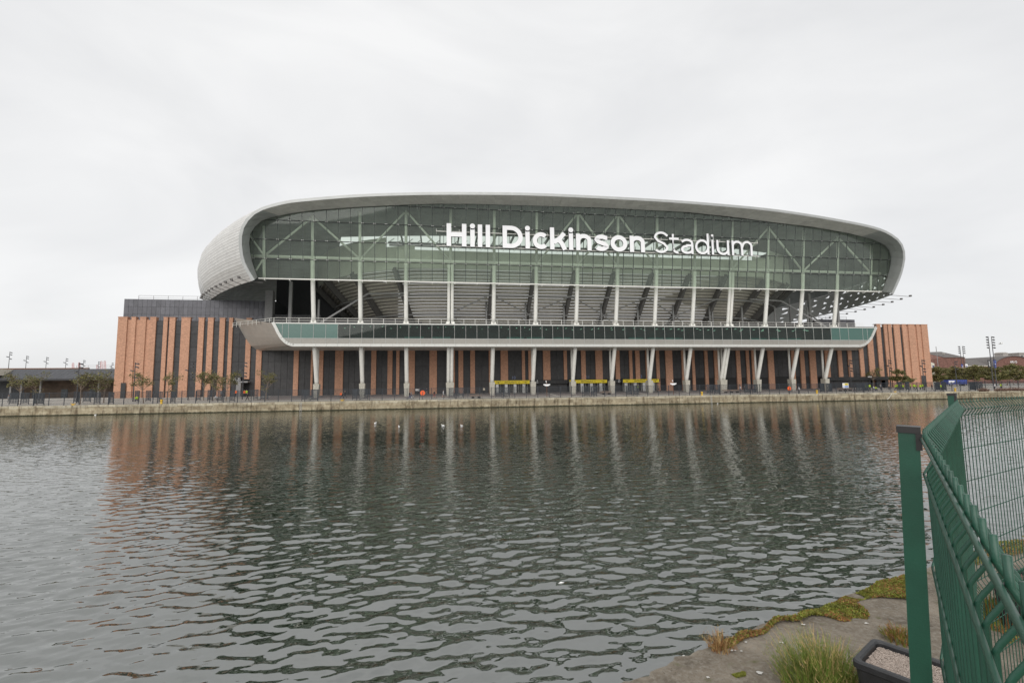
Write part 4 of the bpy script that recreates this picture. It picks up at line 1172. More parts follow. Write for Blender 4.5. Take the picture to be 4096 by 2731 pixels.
# steel mesh fence along the coping
FY = QY + 0.75
fence = thing('quay_fence', (38, FY, 0), 'long dark steel mesh fence along the far quay edge', 'fence')
SP = 2.62; FH = 2.5
post_me = MB().box(-.05, .05, -.05, .05, 0, FH + .05).mesh('post', 'fence_dark')
pm = MB()
for z in (.12, .95, FH - .06): pm.box(.05, SP - .05, -.025, .025, z, z + .05)
for i in range(1, 33): pm.box(i * SP / 33 - .006, i * SP / 33 + .006, -.008, .008, .17, FH - .06)
for z in np.arange(.32, FH - .1, .2): pm.box(.05, SP - .05, .009, .019, z, z + .012)
panel_me = pm.mesh('mesh_panel', 'fence_dark')
i = 0; x = -122.0
while x < 300:
    inst(post_me, 'fence_post', (x, FY, 0), fence)
    inst(panel_me, 'mesh_panel', (x, FY, 0), fence); x += SP
# mesh screens on the quay (round the trees and in front of the column bases)
def screen_mesh(w, h=2.35):
    g = MB()
    for xx in (-w / 2, w / 2 - .09): g.box(xx, xx + .09, -.045, .045, 0, h)
    for z in (.3, 1.1, h - .09): g.box(-w / 2 + .09, w / 2 - .09, -.04, .04, z, z + .09)
    fr = g.mesh('frame', 'fence_dark')
    g = MB()
    n = int(w / .085)
    for i in range(1, n): g.box(-w / 2 + i * w / n - .022, -w / 2 + i * w / n + .022, -.012, .012, .39, h - .09)
    inf = g.mesh('infill', 'screen_mesh')
    return fr, inf
scr = [(53, 1618, 32), (98, 1617, 30), (155, 1619, 50), (303, 1612, 24), (347, 1611, 30), (388, 1616, 24), (440, 1616, 22), (547, 1607, 19), (592, 1607, 20), (638, 1612, 17),
       (689, 1612, 19), (793, 1604, 18), (839, 1604, 20), (880, 1607, 20), (928, 1606, 20), (1022, 1601, 19), (1057, 1600, 30), (1222, 1602, 32), (1256, 1602, 29), (1424, 1599, 32), (1457, 1598, 32),
       (1808, 1592, 26), (1840, 1592, 30), (1995, 1589, 25), (2025, 1589, 28), (2348, 1584, 22), (2376, 1584, 24), (2517, 1581, 24), (2545, 1581, 22), (2840, 1575, 22), (2868, 1576, 22),
       (2992, 1573, 22), (3021, 1574, 22), (3290, 1569, 24), (3318, 1569, 24), (3440, 1567, 24), (3466, 1566, 24), (3602, 1562, 18), (3632, 1562, 18), (3752, 1563, 26), (3778, 1563, 22), (3892, 1562, 26), (3926, 1562, 28)]
srnd = random.Random(2)
for i, (px, py, wpx) in enumerate(scr):
    p = ground(px, py + 1)
    p = np.array([p[0], max(p[1], 107.2), 0]); p[2] = zg(p[1])
    w = max(0.9, onY(px + wpx / 2, py, p[1])[0] - onY(px - wpx / 2, py, p[1])[0])
    if i < 17: lab = 'dark mesh screen on legs, %s from the left among the young trees on the quay' % (ORD[i])
    elif i < 39: lab = 'dark mesh screen before the stadium columns, %s from the left past the young trees' % (ORD + ['twenty-first', 'twenty-second'])[i - 17]
    else: lab = 'dark mesh screen right of the stadium, %s from its brick corner' % ORD[i - 39]
    t = thing('mesh_screen', p, lab, 'screen', 'mesh screens on the far quay')
    fr, inf = screen_mesh(w)
    for me, nm in ((fr, 'frame'), (inf, 'infill')):
        o = inst(me, nm, p, t)
    t.rotation_euler = (0, 0, srnd.uniform(-.25, .25))
# mooring bollards
def bollard_tall():
    return MB().lathe([(.34, 0), (.34, .12), (.26, .2), (.26, .75), (.36, .95), (.38, 1.1), (.3, 1.25), (.0, 1.3)], n=14).mesh('bollard', 'bollard_yellow', True)
def bollard_low():
    g = MB().box(-.55, .55, -.25, .25, 0, .14)
    g.lathe([(.2, .14), (.18, .4), (.26, .6), (.0, .62)], (-.05, 0, 0), 12)
    g.tube([(-.05, 0, .35), (-.65, 0, .62), (-.9, 0, .62)], [.14, .13, .1], 8).tube([(-.05, 0, .35), (.6, 0, .62), (.85, 0, .62)], [.14, .13, .1], 8)
    return g.mesh('bollard', 'bollard_yellow')
bt, bl_ = bollard_tall(), bollard_low()
for px, py, tall, lab in ((293, 1618, 0, 'low yellow horned bollard near the left end of the quay'), (645.6, 1613, 1, 'tall yellow bollard in front of the brick wall on the left'),
                          (1369, 1604, 0, 'rusty low horned bollard between the two leftmost white columns'), (2808, 1580, 1, 'tall yellow bollard left of the second twin columns'),
                          (3268, 1574, 1, 'tall orange-yellow bollard below the right end of the glazed balcony'), (3581, 1569, 0, 'low yellow horned bollard above the hanging rope'),
                          (3821, 1565, 1, 'squat yellow bollard right of the stadium before the blue trailer')):
    p = onZ(px, py, 0.0); p[1] = QY + .42; p = onY(px, py, p[1]); 
    tag(inst(bt if tall else bl_, 'mooring_bollard', (p[0], p[1], 0.0), None, 0, (.68,) * 3 if tall else (.5,) * 3), lab, 'bollard', 'mooring bollards')
# lifebuoy stands
for px, py, lab in ((1690.5, 1571, 'orange lifebuoy housing on the fence near the walkers'), (3157, 1553, 'orange lifebuoy housing on the fence near the right columns')):
    p = onY(px, py, FY - .16)
    t = thing('lifebuoy', (p[0], FY - .16, 0), lab, 'lifebuoy', 'lifebuoys')
    r = .56 if px < 2000 else .5
    MB().prism([(p[0] + r * math.cos(R(22.5 + 45 * k)), FY - .22, p[2] + r * math.sin(R(22.5 + 45 * k))) for k in range(8)], (0, .14, 0)).build('housing', 'orange', t)
    MB().box(p[0] - .05, p[0] + .05, FY - .29, FY - .225, 0.05, p[2] + .3).build('post', 'lamp_dark', t)
# wayfinding masts with white boat-shaped boards
for px, base, top, lab in ((2188, 1587, 1523, 'rusty post with white boat-shaped board between entrances 10 and 11'), (2695, 1579, 1519, 'rusty post with white boat-shaped board right of entrance 12')):
    b = ground(px, base); Y = b[1]
    t = thing('wayfinding_post', b, lab, 'signpost', 'wayfinding posts')
    zt = onY(px, top, Y)[2]; z1 = onY(px, top + 13, Y)[2]; hw = 0.82
    MB().box(b[0] - .06, b[0] + .06, Y, Y + .12, b[2] - .05, zt).build('post', 'rust', t)
    MB().prism([(b[0] - hw, Y - .05, z1), (b[0] - hw * .98, Y - .05, z1 - .18), (b[0] - hw * .35, Y - .05, z1 - .45), (b[0] + hw * .35, Y - .05, z1 - .45), (b[0] + hw * .98, Y - .05, z1 - .18), (b[0] + hw, Y - .05, z1)], (0, .045, 0)).build('board', 'sign_white', t)
    MB().prism([(b[0] - .3, Y - .05, z1 + .75), (b[0] - .07, Y - .05, z1 + .75), (b[0] - .07, Y - .05, z1 + .2)], (0, .045, 0)).build('pennant', 'sign_white', t)
# warning board on the fence
a, b = onY(3369.5, 1532, FY - .1), onY(3394.5, 1550.5, FY - .1)
t = thing('warning_sign', (a[0] + .6, FY - .1, b[2]), 'white warning board with yellow and blue fields on the quay fence', 'sign')
x0, x1, z1, z0 = a[0], b[0], a[2], b[2]; W_, H_ = x1 - x0, z1 - z0; ys_ = FY - .12
MB().box(x0, x1, ys_, ys_ + .03, z0, z1).build('board', 'sign_white', t)
MB().box(x0 + W_ * .33, x1 - W_ * .05, ys_ - .008, ys_ - .002, z0 + H_ * .54, z1 - H_ * .06).build('yellow_field', 'yellow', t)
MB().box(x0 + W_ * .33, x1 - W_ * .05, ys_ - .008, ys_ - .002, z0 + H_ * .08, z0 + H_ * .46).build('blue_field', 'sign_blue', t)
MB().prism([(x0 + W_ * .07, ys_ - .008, z0 + H_ * .58), (x0 + W_ * .28, ys_ - .008, z0 + H_ * .58), (x0 + W_ * .175, ys_ - .008, z0 + H_ * .9)], (0, .006, 0)).build('warning_triangle', 'yellow', t)
MB().prism([(x0 + W_ * (.175 + .09 * math.cos(R(30 * k))), ys_ - .008, z0 + H_ * .27 + W_ * .09 * math.sin(R(30 * k))) for k in range(12)], (0, .006, 0)).build('mandatory_disc', 'sign_blue', t)
inst(text_mesh('Warning', .26, 'black', .003), 'lettering', (x0 + W_ * .64, ys_ - .013, z0 + H_ * .80), t)
marks(x0 + W_ * .5, x0 + W_ * .8, ys_ - .009, z0 + H_ * .60, z0 + H_ * .66, 4, t, 'black')
marks(x0 + W_ * .38, x0 + W_ * .9, ys_ - .009, z0 + H_ * .22, z0 + H_ * .33, 6, t)
# low timber benches on dark blocks
for px0, px1, row, lab in ((1880, 1928, 1586, 'low bench left of entrance 10 on the quay'), (2404, 2448, 1580, 'low bench before the column left of entrance 12'),
                           (2892, 2962, 1573, 'long low bench before the second twin columns'), (3352, 3412, 1566, 'low bench below the warning board')):
    p = ground((px0 + px1) / 2, row); Y = max(p[1], 108.3); z = zg(Y)
    x0, x1 = onY(px0, row, Y)[0], onY(px1, row, Y)[0]
    t = thing('bench', ((x0 + x1) / 2, Y, z), lab, 'bench', 'benches on the far quay')
    n = 2 if px1 - px0 < 50 else 3
    for k in range(n):
        xx = x0 + (x1 - x0) * (k + .5) / n
        MB().box(xx - .3, xx + .3, Y - .2, Y + .25, z, z + .38).build('leg', 'black', t)
    for k in range(3): MB().box(x0, x1, Y - .3 + k * .22, Y - .1 + k * .22, z + .382, z + .46).build('slat', 'timber', t)
    MB().box(x0, x1, Y + .34, Y + .40, z + .62, z + .84).build('backrest', 'timber', t)
# street lamps: slender masts with spot heads
def lamp(px, base, top, heads, lab, group, Y=None, dbl=False, sizes=1.0):
    if Y is None: b = ground(px, base); Y = b[1]
    b = onY(px, base, Y); b[2] = zg(min(Y, 126)) if Y < 130 else 1.04
    # same x, height from the top pixel
    zt = float(onY(px, top, Y)[2])
    t = thing('street_lamp', b, lab, 'street lamp', group)
    for s in ((-1, 1) if dbl else (0,)):
        xx = b[0] + s * .55 * sizes
        MB().tube([(xx, Y, b[2] - .1), (xx, Y, zt)], [.13 * sizes, .07 * sizes], 8).build('pole', 'lamp_dark', t)
        for k in range(heads):
            z = zt - .35 - k * .75 * sizes; d = s if dbl else (1 if k != 2 else -1)
            MB().tube([(xx, Y, z), (xx + d * .65 * sizes, Y - .1, z + .15 * sizes)], .05 * sizes, 5).hexa([(xx + d * .5 * sizes - .25 * sizes, Y - .3, z), (xx + d * .5 * sizes + .25 * sizes, Y - .3, z - .16 * sizes), (xx + d * .5 * sizes + .25 * sizes, Y + .1, z - .16 * sizes), (xx + d * .5 * sizes - .25 * sizes, Y + .1, z),
                 (xx + d * .5 * sizes - .25 * sizes, Y - .3, z + .22 * sizes), (xx + d * .5 * sizes + .25 * sizes, Y - .3, z + .08 * sizes), (xx + d * .5 * sizes + .25 * sizes, Y + .1, z + .08 * sizes), (xx + d * .5 * sizes - .25 * sizes, Y + .1, z + .22 * sizes)]).build('lamp_head', 'lamp_dark', t)
    return t, b, zt
lamp(306, 1606, 1450, 4, 'dark spot-lamp mast by the third young tree from the left', 'lamps on the far quay')
for px, bs, tp, lab in ((532, 1601, 1449, 'dark spot-lamp mast against the left brick wall'), (752, 1596, 1448, 'dark spot-lamp mast before the dark cladding on the left'), (969, 1593, 1446, 'dark spot-lamp mast beside the left doorway'),
                        (3406, 1557, 1438, 'dark spot-lamp mast under the right end of the balcony'), (3564, 1554, 1438, 'dark spot-lamp mast before the right brick piers'), (3698, 1556, 1438, 'dark spot-lamp mast near the right brick corner')):
    lamp(px, bs, tp, 5, lab, 'lamps on the far quay')
for i, (px, tp, Y) in enumerate(((26, 1406, 165), (95, 1422, 178), (176, 1427, 184), (255, 1432, 190), (326, 1439, 200), (386, 1445, 208), (441, 1450, 216))):
    lamp(px, 1560, tp, 4, 'dark lamp mast above the low grey roof, %s from the left' % ORD[i], 'lamp masts behind the low building', Y=Y, sizes=.85)
lamp(3862, 1556, 1384, 4, 'thin twin lamp mast in front of the old brick warehouse', 'lamps right of the stadium', Y=170, dbl=True, sizes=1.2)
t, b, zt = lamp(3982, 1558, 1345, 5, 'tall twin lamp mast carrying a black and a blue banner', 'lamps right of the stadium', Y=124, dbl=True, sizes=1.1)
lamp(3830, 1560, 1443, 4, 'dark lamp mast between the trees right of the stadium', 'lamps right of the stadium', Y=126)
def banner(px0, px1, py0, py1, Y, matn, lab, txt=None, tm='sign_white', cls=None):
    a, b = onY(px0, py0, Y), onY(px1, py1, Y)
    t = thing('banner', ((a[0] + b[0]) / 2, Y, b[2]), lab, 'banner', 'banners right of the stadium')
    w = b[0] - a[0]; h = a[2] - b[2]
    g = MB()
    for k in range(6):
        y0 = .06 * math.sin(k * 1.3); y1 = .06 * math.sin((k + 1) * 1.3)
        z0, z1 = b[2] + h * k / 6, b[2] + h * (k + 1) / 6
        g.hexa([(a[0], Y + y0, z0), (b[0], Y + y0, z0), (b[0], Y + y0 + .03, z0), (a[0], Y + y0 + .03, z0), (a[0], Y + y1, z1), (b[0], Y + y1, z1), (b[0], Y + y1 + .03, z1), (a[0], Y + y1 + .03, z1)])
    g.build('cloth', matn, t)
    MB().tube([(a[0] - .3, Y, a[2] + .02), (b[0] + .3, Y, a[2] + .02)], .04, 5).build('batten', 'lamp_dark', t)
    if cls == 'stack':
        for k in range(5): marks(a[0] + w * .25, a[0] + w * .7, Y - .09, b[2] + h * (.2 + .14 * k), b[2] + h * (.31 + .14 * k), 40 + k, t)
    if cls == 'crest':
        MB().prism([(a[0] + w * (.5 + .22 * math.cos(R(30 * k))), Y - .08, b[2] + h * .5 + w * .28 * math.sin(R(30 * k))) for k in range(12)], (0, .01, 0)).build('emblem', 'number_blue', t)
        marks(a[0] + w * .3, a[0] + w * .7, Y - .09, b[2] + h * .4, b[2] + h * .46, 41, t)
        for zz_ in (.2, .82): MB().box(a[0] + w * .42, a[0] + w * .58, Y - .08, Y - .07, b[2] + h * zz_, b[2] + h * (zz_ + .05)).build('emblem', 'number_blue', t)
    if cls == 'lines':
        for k in range(3): marks(a[0] + w * .25, a[0] + w * .9, Y - .09, b[2] + h * (.3 + .16 * k), b[2] + h * (.42 + .16 * k), 50 + k, t)
    if cls == 'knot':
        for p, q in (((.3, .75), (.7, .2)), ((.62, .75), (.42, .2)), ((.3, .75), (.42, .2)), ((.62, .75), (.7, .2))):
            MB().bar((a[0] + w * p[0], Y - .09, b[2] + h * p[1]), (a[0] + w * q[0], Y - .09, b[2] + h * q[1]), .12, .02, up=(0, 1, 0)).build('emblem', 'blue', t)
    return t
banner(3950, 3963, 1440, 1470, 124, 'black', 'black banner with white lettering on the tall twin mast', cls='stack')
banner(3973, 3986.5, 1439, 1470.5, 124, 'blue', 'blue banner with a pale crest on the tall twin mast', cls='crest')
banner(3844, 3854, 1456, 1478, 168, 'blue', 'dark blue banner with white lines beside the white flag', cls='lines')
banner(3861, 3873, 1455, 1479, 168, 'sign_white', 'white flag with a blue knot emblem before the brick warehouse', cls='knot')
banner(3730, 3738.5, 1462, 1484, 150, 'blue', 'blue banner on the pale wall beside the brick corner', cls='crest')
# ------------------------------------------------------------------ trees
def make_tree(seed, h, spread, leaves, lsize, matl, bare=0.3, low=0.3):
    rq = random.Random(seed); tr = MB(); lf = MB(); tips = []
    def branch(p, d, L, r, lvl):
        n = 3; pts = [p]; q = Vector(p); dd = Vector(d)
        for k in range(n):
            dd = (dd + Vector((rq.uniform(-.15, .15), rq.uniform(-.15, .15), rq.uniform(0, .12)))).normalized()
            q = q + dd * (L / n); pts.append(q.copy())
        tr.tube(pts, [r * (1 - .2 * k) for k in range(n + 1)], 5 if lvl else 7, cap=False)
        tips.append((q.copy(), dd.copy(), lvl)); 
        if lvl >= 2: tips.append((pts[2].copy(), dd.copy(), lvl))
        if lvl < 3:
            for k in range((6, 5, 4)[lvl]):
                a = rq.uniform(0, 6.28); t = rq.uniform(.35 if lvl else low + .1, 1.0); s = pts[min(n, int(t * n + .5))]
                nd = (dd * rq.uniform(.5, .9) + Vector((math.cos(a), math.sin(a), rq.uniform(-.1, .5))) * spread).normalized()
                branch(s, nd, L * rq.uniform(.42, .62), r * .5, lvl + 1)
    branch(Vector((0, 0, 0)), Vector((0, 0, 1)), h * .62, .10 * h / 6.5, 0)
    cl = [t for t in tips if t[2] >= 2 and rq.random() > bare * (0.4 if t[0].z > h * .6 else 1.0)]
    for _ in range(leaves):
        c, dd, lv = rq.choice(cl); o = Vector((rq.gauss(0, .22), rq.gauss(0, .22), rq.gauss(0, .18))) * (h / 6.5)
        p = c + o; s = lsize * rq.uniform(.6, 1.3)
        a = Vector((rq.uniform(-1, 1), rq.uniform(-1, 1), rq.uniform(-.4, .6))).normalized(); b = a.cross(Vector((rq.uniform(-1, 1), rq.uniform(-1, 1), rq.uniform(-1, 1)))).normalized()
        lf.add([p - a * s, p + b * s * .45, p + a * s, p - b * s * .45], [(0, 1, 2, 3)], rq.choice((0, 0, 1, 2)))
    return tr.mesh('trunk', 'bark'), lf.mesh('crown', matl)
TS = [make_tree(31 + k, 6.6, 1.0, 700, .16, ['leaf_a', 'leaf_b', 'leaf_c'], .45) for k in range(4)]
TD = [make_tree(51 + k, 7.0, 1.15, 4800, .21, ['leaf_a', 'leaf_b', 'leaf_c'], .05, .15) for k in range(3)]
def put_tree(pr, loc, sc, rz, lab, group):
    top = max(v.co.z for v in pr[1].vertices); sc = sc / top
    t = thing('young_tree' if pr in TS else 'bushy_tree', loc, lab, 'tree', group)
    for me, nm in zip(pr, ('trunk', 'crown')): inst(me, nm, loc, t)
    t.scale = (sc * 1.25, sc * 1.25, sc) if pr in TD else (sc, sc, sc); t.rotation_euler = (0, 0, rz)
lt = [(73, 1611, 1482), (148, 1613, 1478), (321, 1610, 1480), (414, 1612, 1475), (575, 1606, 1478), (668, 1609, 1486), (813, 1604, 1487), (850, 1603, 1475), (904, 1605, 1483), (1060, 1598, 1470)]
trr = random.Random(8)
for i, (px, by, ty) in enumerate(lt):
    p = ground(px, by); hh = (by - ty) / FPX * float(np.dot(p - _O, _f))
    put_tree(TS[i % 4], p, hh, trr.uniform(0, 6.2), 'sparse young tree on the far quay, %s from the left' % ORD[i], 'young trees on the far quay')
rt = [(3494, 1557, 1468, 122.2, 0, 'thin young tree against the right brick piers'), (3622, 1560, 1474, 118, 1, 'leafy young tree among the stewards in yellow'),
      (3757, 1556, 1464, 128, 1, 'bushy tree just right of the brick corner'), (3812, 1553, 1462, 150, 1, 'bushy tree behind the blue trailer'), (3790, 1553, 1472, 165, 1, 'dark green tree behind the bushy tree by the brick corner'),
      (3905, 1556, 1458, 140, 1, 'bushy tree left of the tall twin mast'), (3942, 1552, 1466, 165, 1, 'bushy tree behind the black banner'),
      (3732, 1555, 1476, 145, 1, 'low bushy tree half behind the right brick corner'), (3850, 1553, 1470, 158, 1, 'bushy tree below the white flag'), (3870, 1555, 1462, 172, 1, 'bushy tree right of the white flag'),
      (3978, 1553, 1460, 160, 1, 'bushy tree behind the tall twin mast'), (4002, 1555, 1464, 150, 1, 'bushy tree behind the steward near the mast'), (4056, 1553, 1462, 165, 1, 'bushy tree right of the arched gable lettering'),
      (4030, 1556, 1452, 138, 1, 'large bushy tree below the arched brick gable'), (4078, 1556, 1460, 150, 1, 'bushy tree at the right edge of the photo')]
for i, (px, by, ty, Y, d, lab) in enumerate(rt):
    p = onY(px, by, Y); p[2] = zg(Y) if Y < 126 else 1.04
    top = onY(px, ty, Y)[2]; hh = top - p[2]
    put_tree((TD if d else TS)[i % 3], p, hh, trr.uniform(0, 6.2), lab, 'trees right of the stadium')
# brown shrubs in a bed on the right of the quay
for i, (px, by, w) in enumerate(((3935, 1566, 1.2), (4005, 1564, 1.6), (4045, 1563, 2.0), (4085, 1563, 1.8))):
    p = ground(px, by); rq = random.Random(90 + i); g = MB()
    for k in range(260):
        a = rq.uniform(0, 6.28); r = w * rq.random() ** .5; q = Vector((p[0] + r * math.cos(a), p[1] + r * .6 * math.sin(a), p[2]))
        e = q + Vector((rq.uniform(-.5, .5), rq.uniform(-.4, .4), rq.uniform(.4, 1.15) * (1.1 - r / w * .5)))
        d = (e - q).cross(Vector((0, 1, 0))).normalized() * .022
        g.add([q - d, q + d, e + d * .3, e - d * .3], [(0, 1, 2, 3)])
        for _ in range(2):
            c = q + (e - q) * rq.uniform(.4, 1); s = rq.uniform(.05, .1); g.add([c + Vector((-s, 0, 0)), c + Vector((0, s, s * .6)), c + Vector((s, 0, 0)), c + Vector((0, -s, -s * .6))], [(0, 1, 2, 3)])
    t = thing('dry_shrub', p, 'brown dry shrub on the quay, %s from the left of the right-hand bed' % ORD[i], 'shrub', 'dry shrubs')
    g.build('twigs', 'twig_brown', t)
# ------------------------------------------------------------------ neighbouring buildings
lb = thing('low_building', (-100, 146, 1), 'low dark grey building with sloping metal roof left of the stadium', 'building')
MB().box(-128, -73, 150, 175, 0.5, 8.7).build('wall', 'lead_grey', lb)
MB().box(-112, -76, 149.6, 150, 1.0, 6.1).build('glazed_front', 'brown_lit', lb)
for k in range(48):
    x0 = -128 + k * 1.15
    MB().hexa([(x0 + .02, 143.6, 6.05), (x0 + 1.13, 143.6, 6.05), (x0 + 1.63, 148.0, 8.75), (x0 + .52, 148.0, 8.75), (x0 + .02, 143.6, 6.25), (x0 + 1.13, 143.6, 6.25), (x0 + 1.63, 148.0, 8.95), (x0 + .52, 148.0, 8.95)]).build('roof_panel', 'lead_grey', lb)
MB().box(-128, -73, 143.55, 143.75, 5.7, 6.04).build('eaves', 'black', lb)
MB().box(-128, -73, 148.1, 175, 8.7, 8.9).build('roof', 'lead_grey', lb)
MB().box(-128, -96, 148.4, 148.9, 8.92, 9.25).build('parapet', 'rust', lb)
railing([(-100, 150, 8.9), (-74, 150, 8.9)], 1.1, 3.0, .035, 'roof_railing', 'steel_grey', lb)
MB().box(-128, -113.6, 143.0, 148, 7.2, 8.9).build('beige_panel', 'render_white', lb)
for x in (-116, -113, -110.5, -106, -92, -84): MB().box(x - .2, x + .2, 146.5, 146.9, 1.0, 6.1).build('post', 'steel_grey', lb)
for x in (-110, -103, -96, -89, -82): MB().box(x, x + 1.6, 149.5, 149.58, 1.0, 3.4).build('door', 'glass_dark', lb)
wh = thing('brick_warehouse', (292, 236, 1), 'old dark brick warehouse with hipped slate roof right of the stadium', 'building')
MB().add([(279, 236, 0), (306, 236, 0), (306, 262, 0), (279, 262, 0), (279, 236, 15.2), (291.5, 236, 16.8), (306, 236, 16.7), (306, 262, 16.7), (279, 262, 15.2)],
         [(0, 1, 6, 5, 4), (1, 2, 7, 6), (2, 3, 8, 7), (3, 0, 4, 8)]).build('wall', 'old_brick', wh)
MB().add([(291.3, 235.6, 16.8), (306.5, 235.6, 16.7), (301, 245, 20.8), (284.8, 243, 20.3), (306.5, 262, 16.7), (301, 262, 20.8), (278.6, 240, 16.9), (278.6, 262, 16.9), (284.8, 262, 20.3)],
         [(0, 1, 2, 3), (1, 4, 5, 2), (3, 2, 5, 8), (6, 3, 8, 7)]).build('roof', 'slate', wh)
MB().add([(279, 235.9, 15.0), (291.4, 235.9, 16.6), (284.9, 242.6, 20.2), (279, 240, 16.9)], [(0, 1, 2, 3)]).build('gable', 'old_brick', wh)
MB().box(295, 305.5, 235.85, 235.99, 9.9, 10.8).build('brick_band', 'brick', wh)
for k in range(3): MB().box(293.5 + k * 4.2, 294.4 + k * 4.2, 235.9, 235.99, 12.6, 13.9).build('window', 'old_brick', wh)
MB().box(296, 297, 239.6, 240.4, 19.2, 19.5).build('roof_light', 'render_white', wh)
MB().tube([(285.2, 234.5, 10), (285.0, 234.5, 23)], .16, 6).build('flue', 'steel_grey', wh)
a, b = onY(3727, 1441, 154), onY(3747, 1552, 154)
ww = thing('pale_wall', ((a[0] + b[0]) / 2, 154, 1), 'pale rendered gable wall beside the right brick corner', 'wall')
MB().add([(a[0] - 3, 154, .8), (b[0], 154, .8), (b[0] + 0, 154, a[2] - 1.2), (a[0] - 3, 154, a[2] + .2), (a[0] - 3, 162, .8), (b[0], 162, .8), (b[0], 162, a[2] - 1.2), (a[0] - 3, 162, a[2] + .2)],
         [(0, 1, 2, 3), (1, 5, 6, 2), (3, 2, 6, 7), (5, 4, 7, 6), (4, 0, 3, 7)]).build('wall_face', 'render_white', ww)
aw = thing('arched_brick_building', (433, 300, 1), 'brick building with rounded gable and white lettering behind the trees', 'building')
arcp = [(433 + 19 * math.cos(R(a)), 12.5 + 9.0 * math.sin(R(a))) for a in range(0, 181, 12)]
MB().prism([(414, 300, 0)] + [(x, 300, z) for x, z in arcp[::-1]] + [(452, 300, 0)], (0, 40, 0)).build('wall', 'old_brick', aw)
g = MB()
for (xa, za), (xb, zb) in zip(arcp[:-1], arcp[1:]):
    g.add([(xa, 299.4, za + .35), (xb, 299.4, zb + .35), (xb, 340, zb + .35), (xa, 340, za + .35), (xa, 299.4, za - .1), (xb, 299.4, zb - .1)], [(0, 1, 2, 3), (0, 4, 5, 1)])
g.build('roof', 'slate', aw)
a = onY(4053, 1448, 299.8)
MB().box(a[0] - 8.2, a[0] + 5.6, 299.75, 299.95, a[2] - 1.0, a[2] + 1.0).build('sign_board', 'old_brick', aw)
inst(text_mesh('AWD LTD', 2.4, 'sign_white', .05, width=6.3), 'lettering', (a[0], 299.6, a[2]), aw)
for k in range(3): MB().box(440 + k * 3.6, 442.4 + k * 3.6, 299.8, 299.97, 4, 10.4).build('window', 'glass_dark', aw)
lr = thing('slate_shed', (405, 304, 1), 'long shed with shallow slate roof left of the arched gable', 'building')
MB().add([(384, 302, 14.4), (428, 302, 14.4), (428, 318, 20.2), (384, 318, 18.6)], [(0, 1, 2, 3)]).build('roof', 'slate', lr)
MB().box(384, 427, 302.3, 318, 0, 14.3).build('wall', 'old_brick', lr)
MB().box(383.6, 428, 301.8, 302.2, 14.1, 14.5).build('gutter', 'render_white', lr)
a, b = onY(4011, 1408, 345), onY(4035, 1426, 345)
tb = thing('stone_tower', ((a[0] + b[0]) / 2, 345, 1), 'squat grey stone block rising above the arched roof', 'building')
MB().hexa([(a[0] + .4, 345, 1), (b[0] - .4, 345, 1), (b[0] - .4, 352, 1), (a[0] + .4, 352, 1), (a[0] + .4, 345, a[2] - 1), (b[0] - .4, 345, a[2] - 1), (b[0] - .4, 352, a[2] - 1), (a[0] + .4, 352, a[2] - 1)]).build('wall', 'stone_grey', tb)
MB().hexa([(a[0], 344.7, a[2] - 1), (b[0], 344.7, a[2] - 1), (b[0], 352.3, a[2] - 1), (a[0], 352.3, a[2] - 1), (a[0] + 1, 346, a[2]), (b[0] - 1, 346, a[2]), (b[0] - 1, 351, a[2]), (a[0] + 1, 351, a[2])]).build('cap', 'stone_grey', tb)
a, b = onY(4076, 1410, 345), onY(4130, 1440, 345)
tb = thing('stone_block', ((a[0] + b[0]) / 2, 345, 1), 'grey stone building top at the right edge above the arched roof', 'building')
MB().box(a[0], b[0], 345, 360, 1, a[2] - .8).build('wall', 'stone_grey', tb); MB().box(a[0] - .5, b[0], 344.5, 360, a[2] - .8, a[2]).build('cornice', 'stone_grey', tb)
for k in range(2): MB().box(a[0] + 2 + k * 4, a[0] + 3.6 + k * 4, 344.9, 345.02, a[2] - 5.5, a[2] - 2.4).build('window', 'glass_dark', tb)
# far terrace of roofs closing the gap to the right edge
fr_ = thing('distant_rooftops', (480, 380, 1), 'low distant brick range behind the trees at the right edge', 'building')
MB().box(300, 640, 380, 395, 0.5, 14).build('wall', 'old_brick', fr_)
MB().add([(300, 379.5, 14), (640, 379.5, 14), (640, 388, 18), (300, 388, 18)], [(0, 1, 2, 3)]).build('roof', 'slate', fr_)
# blue trailer
a, b = onY(3792, 1519, 140), onY(3871, 1548, 140)
tr_ = thing('blue_trailer', ((a[0] + b[0]) / 2, 140, 1.04), 'blue box trailer with white panel parked right of the stadium', 'trailer')
x0, x1 = a[0], b[0]; zt = a[2]; zb_ = 1.7
MB().box(x0, x1, 140, 142.5, zb_, zt).build('body', 'blue', tr_)
MB().add([(x0 + .2, 139.97, zt - .3), (x0 + 2.8, 139.97, zt - .35), (x0 + 2.2, 139.97, zt - 1.0), (x0 + .2, 139.97, zt - 1.1)], [(0, 1, 2, 3)]).build('white_panel', 'sign_white', tr_)
inst(text_mesh('AZA', .55, 'sign_white', .006), 'lettering', (x0 + 1.0, 139.96, zt - 1.6), tr_)
for k in range(6): MB().box(x0 + 3.2 + k * .85, x0 + 3.28 + k * .85, 139.95, 139.995, zb_, zt).build('rib', 'blue', tr_)
for xx in (x0 + 1.2, x1 - 2.4, x1 - 1.2): MB().tube([(xx, 140.1, 1.45), (xx, 140.5, 1.45)], .42, 14).build('wheel', 'black', tr_)
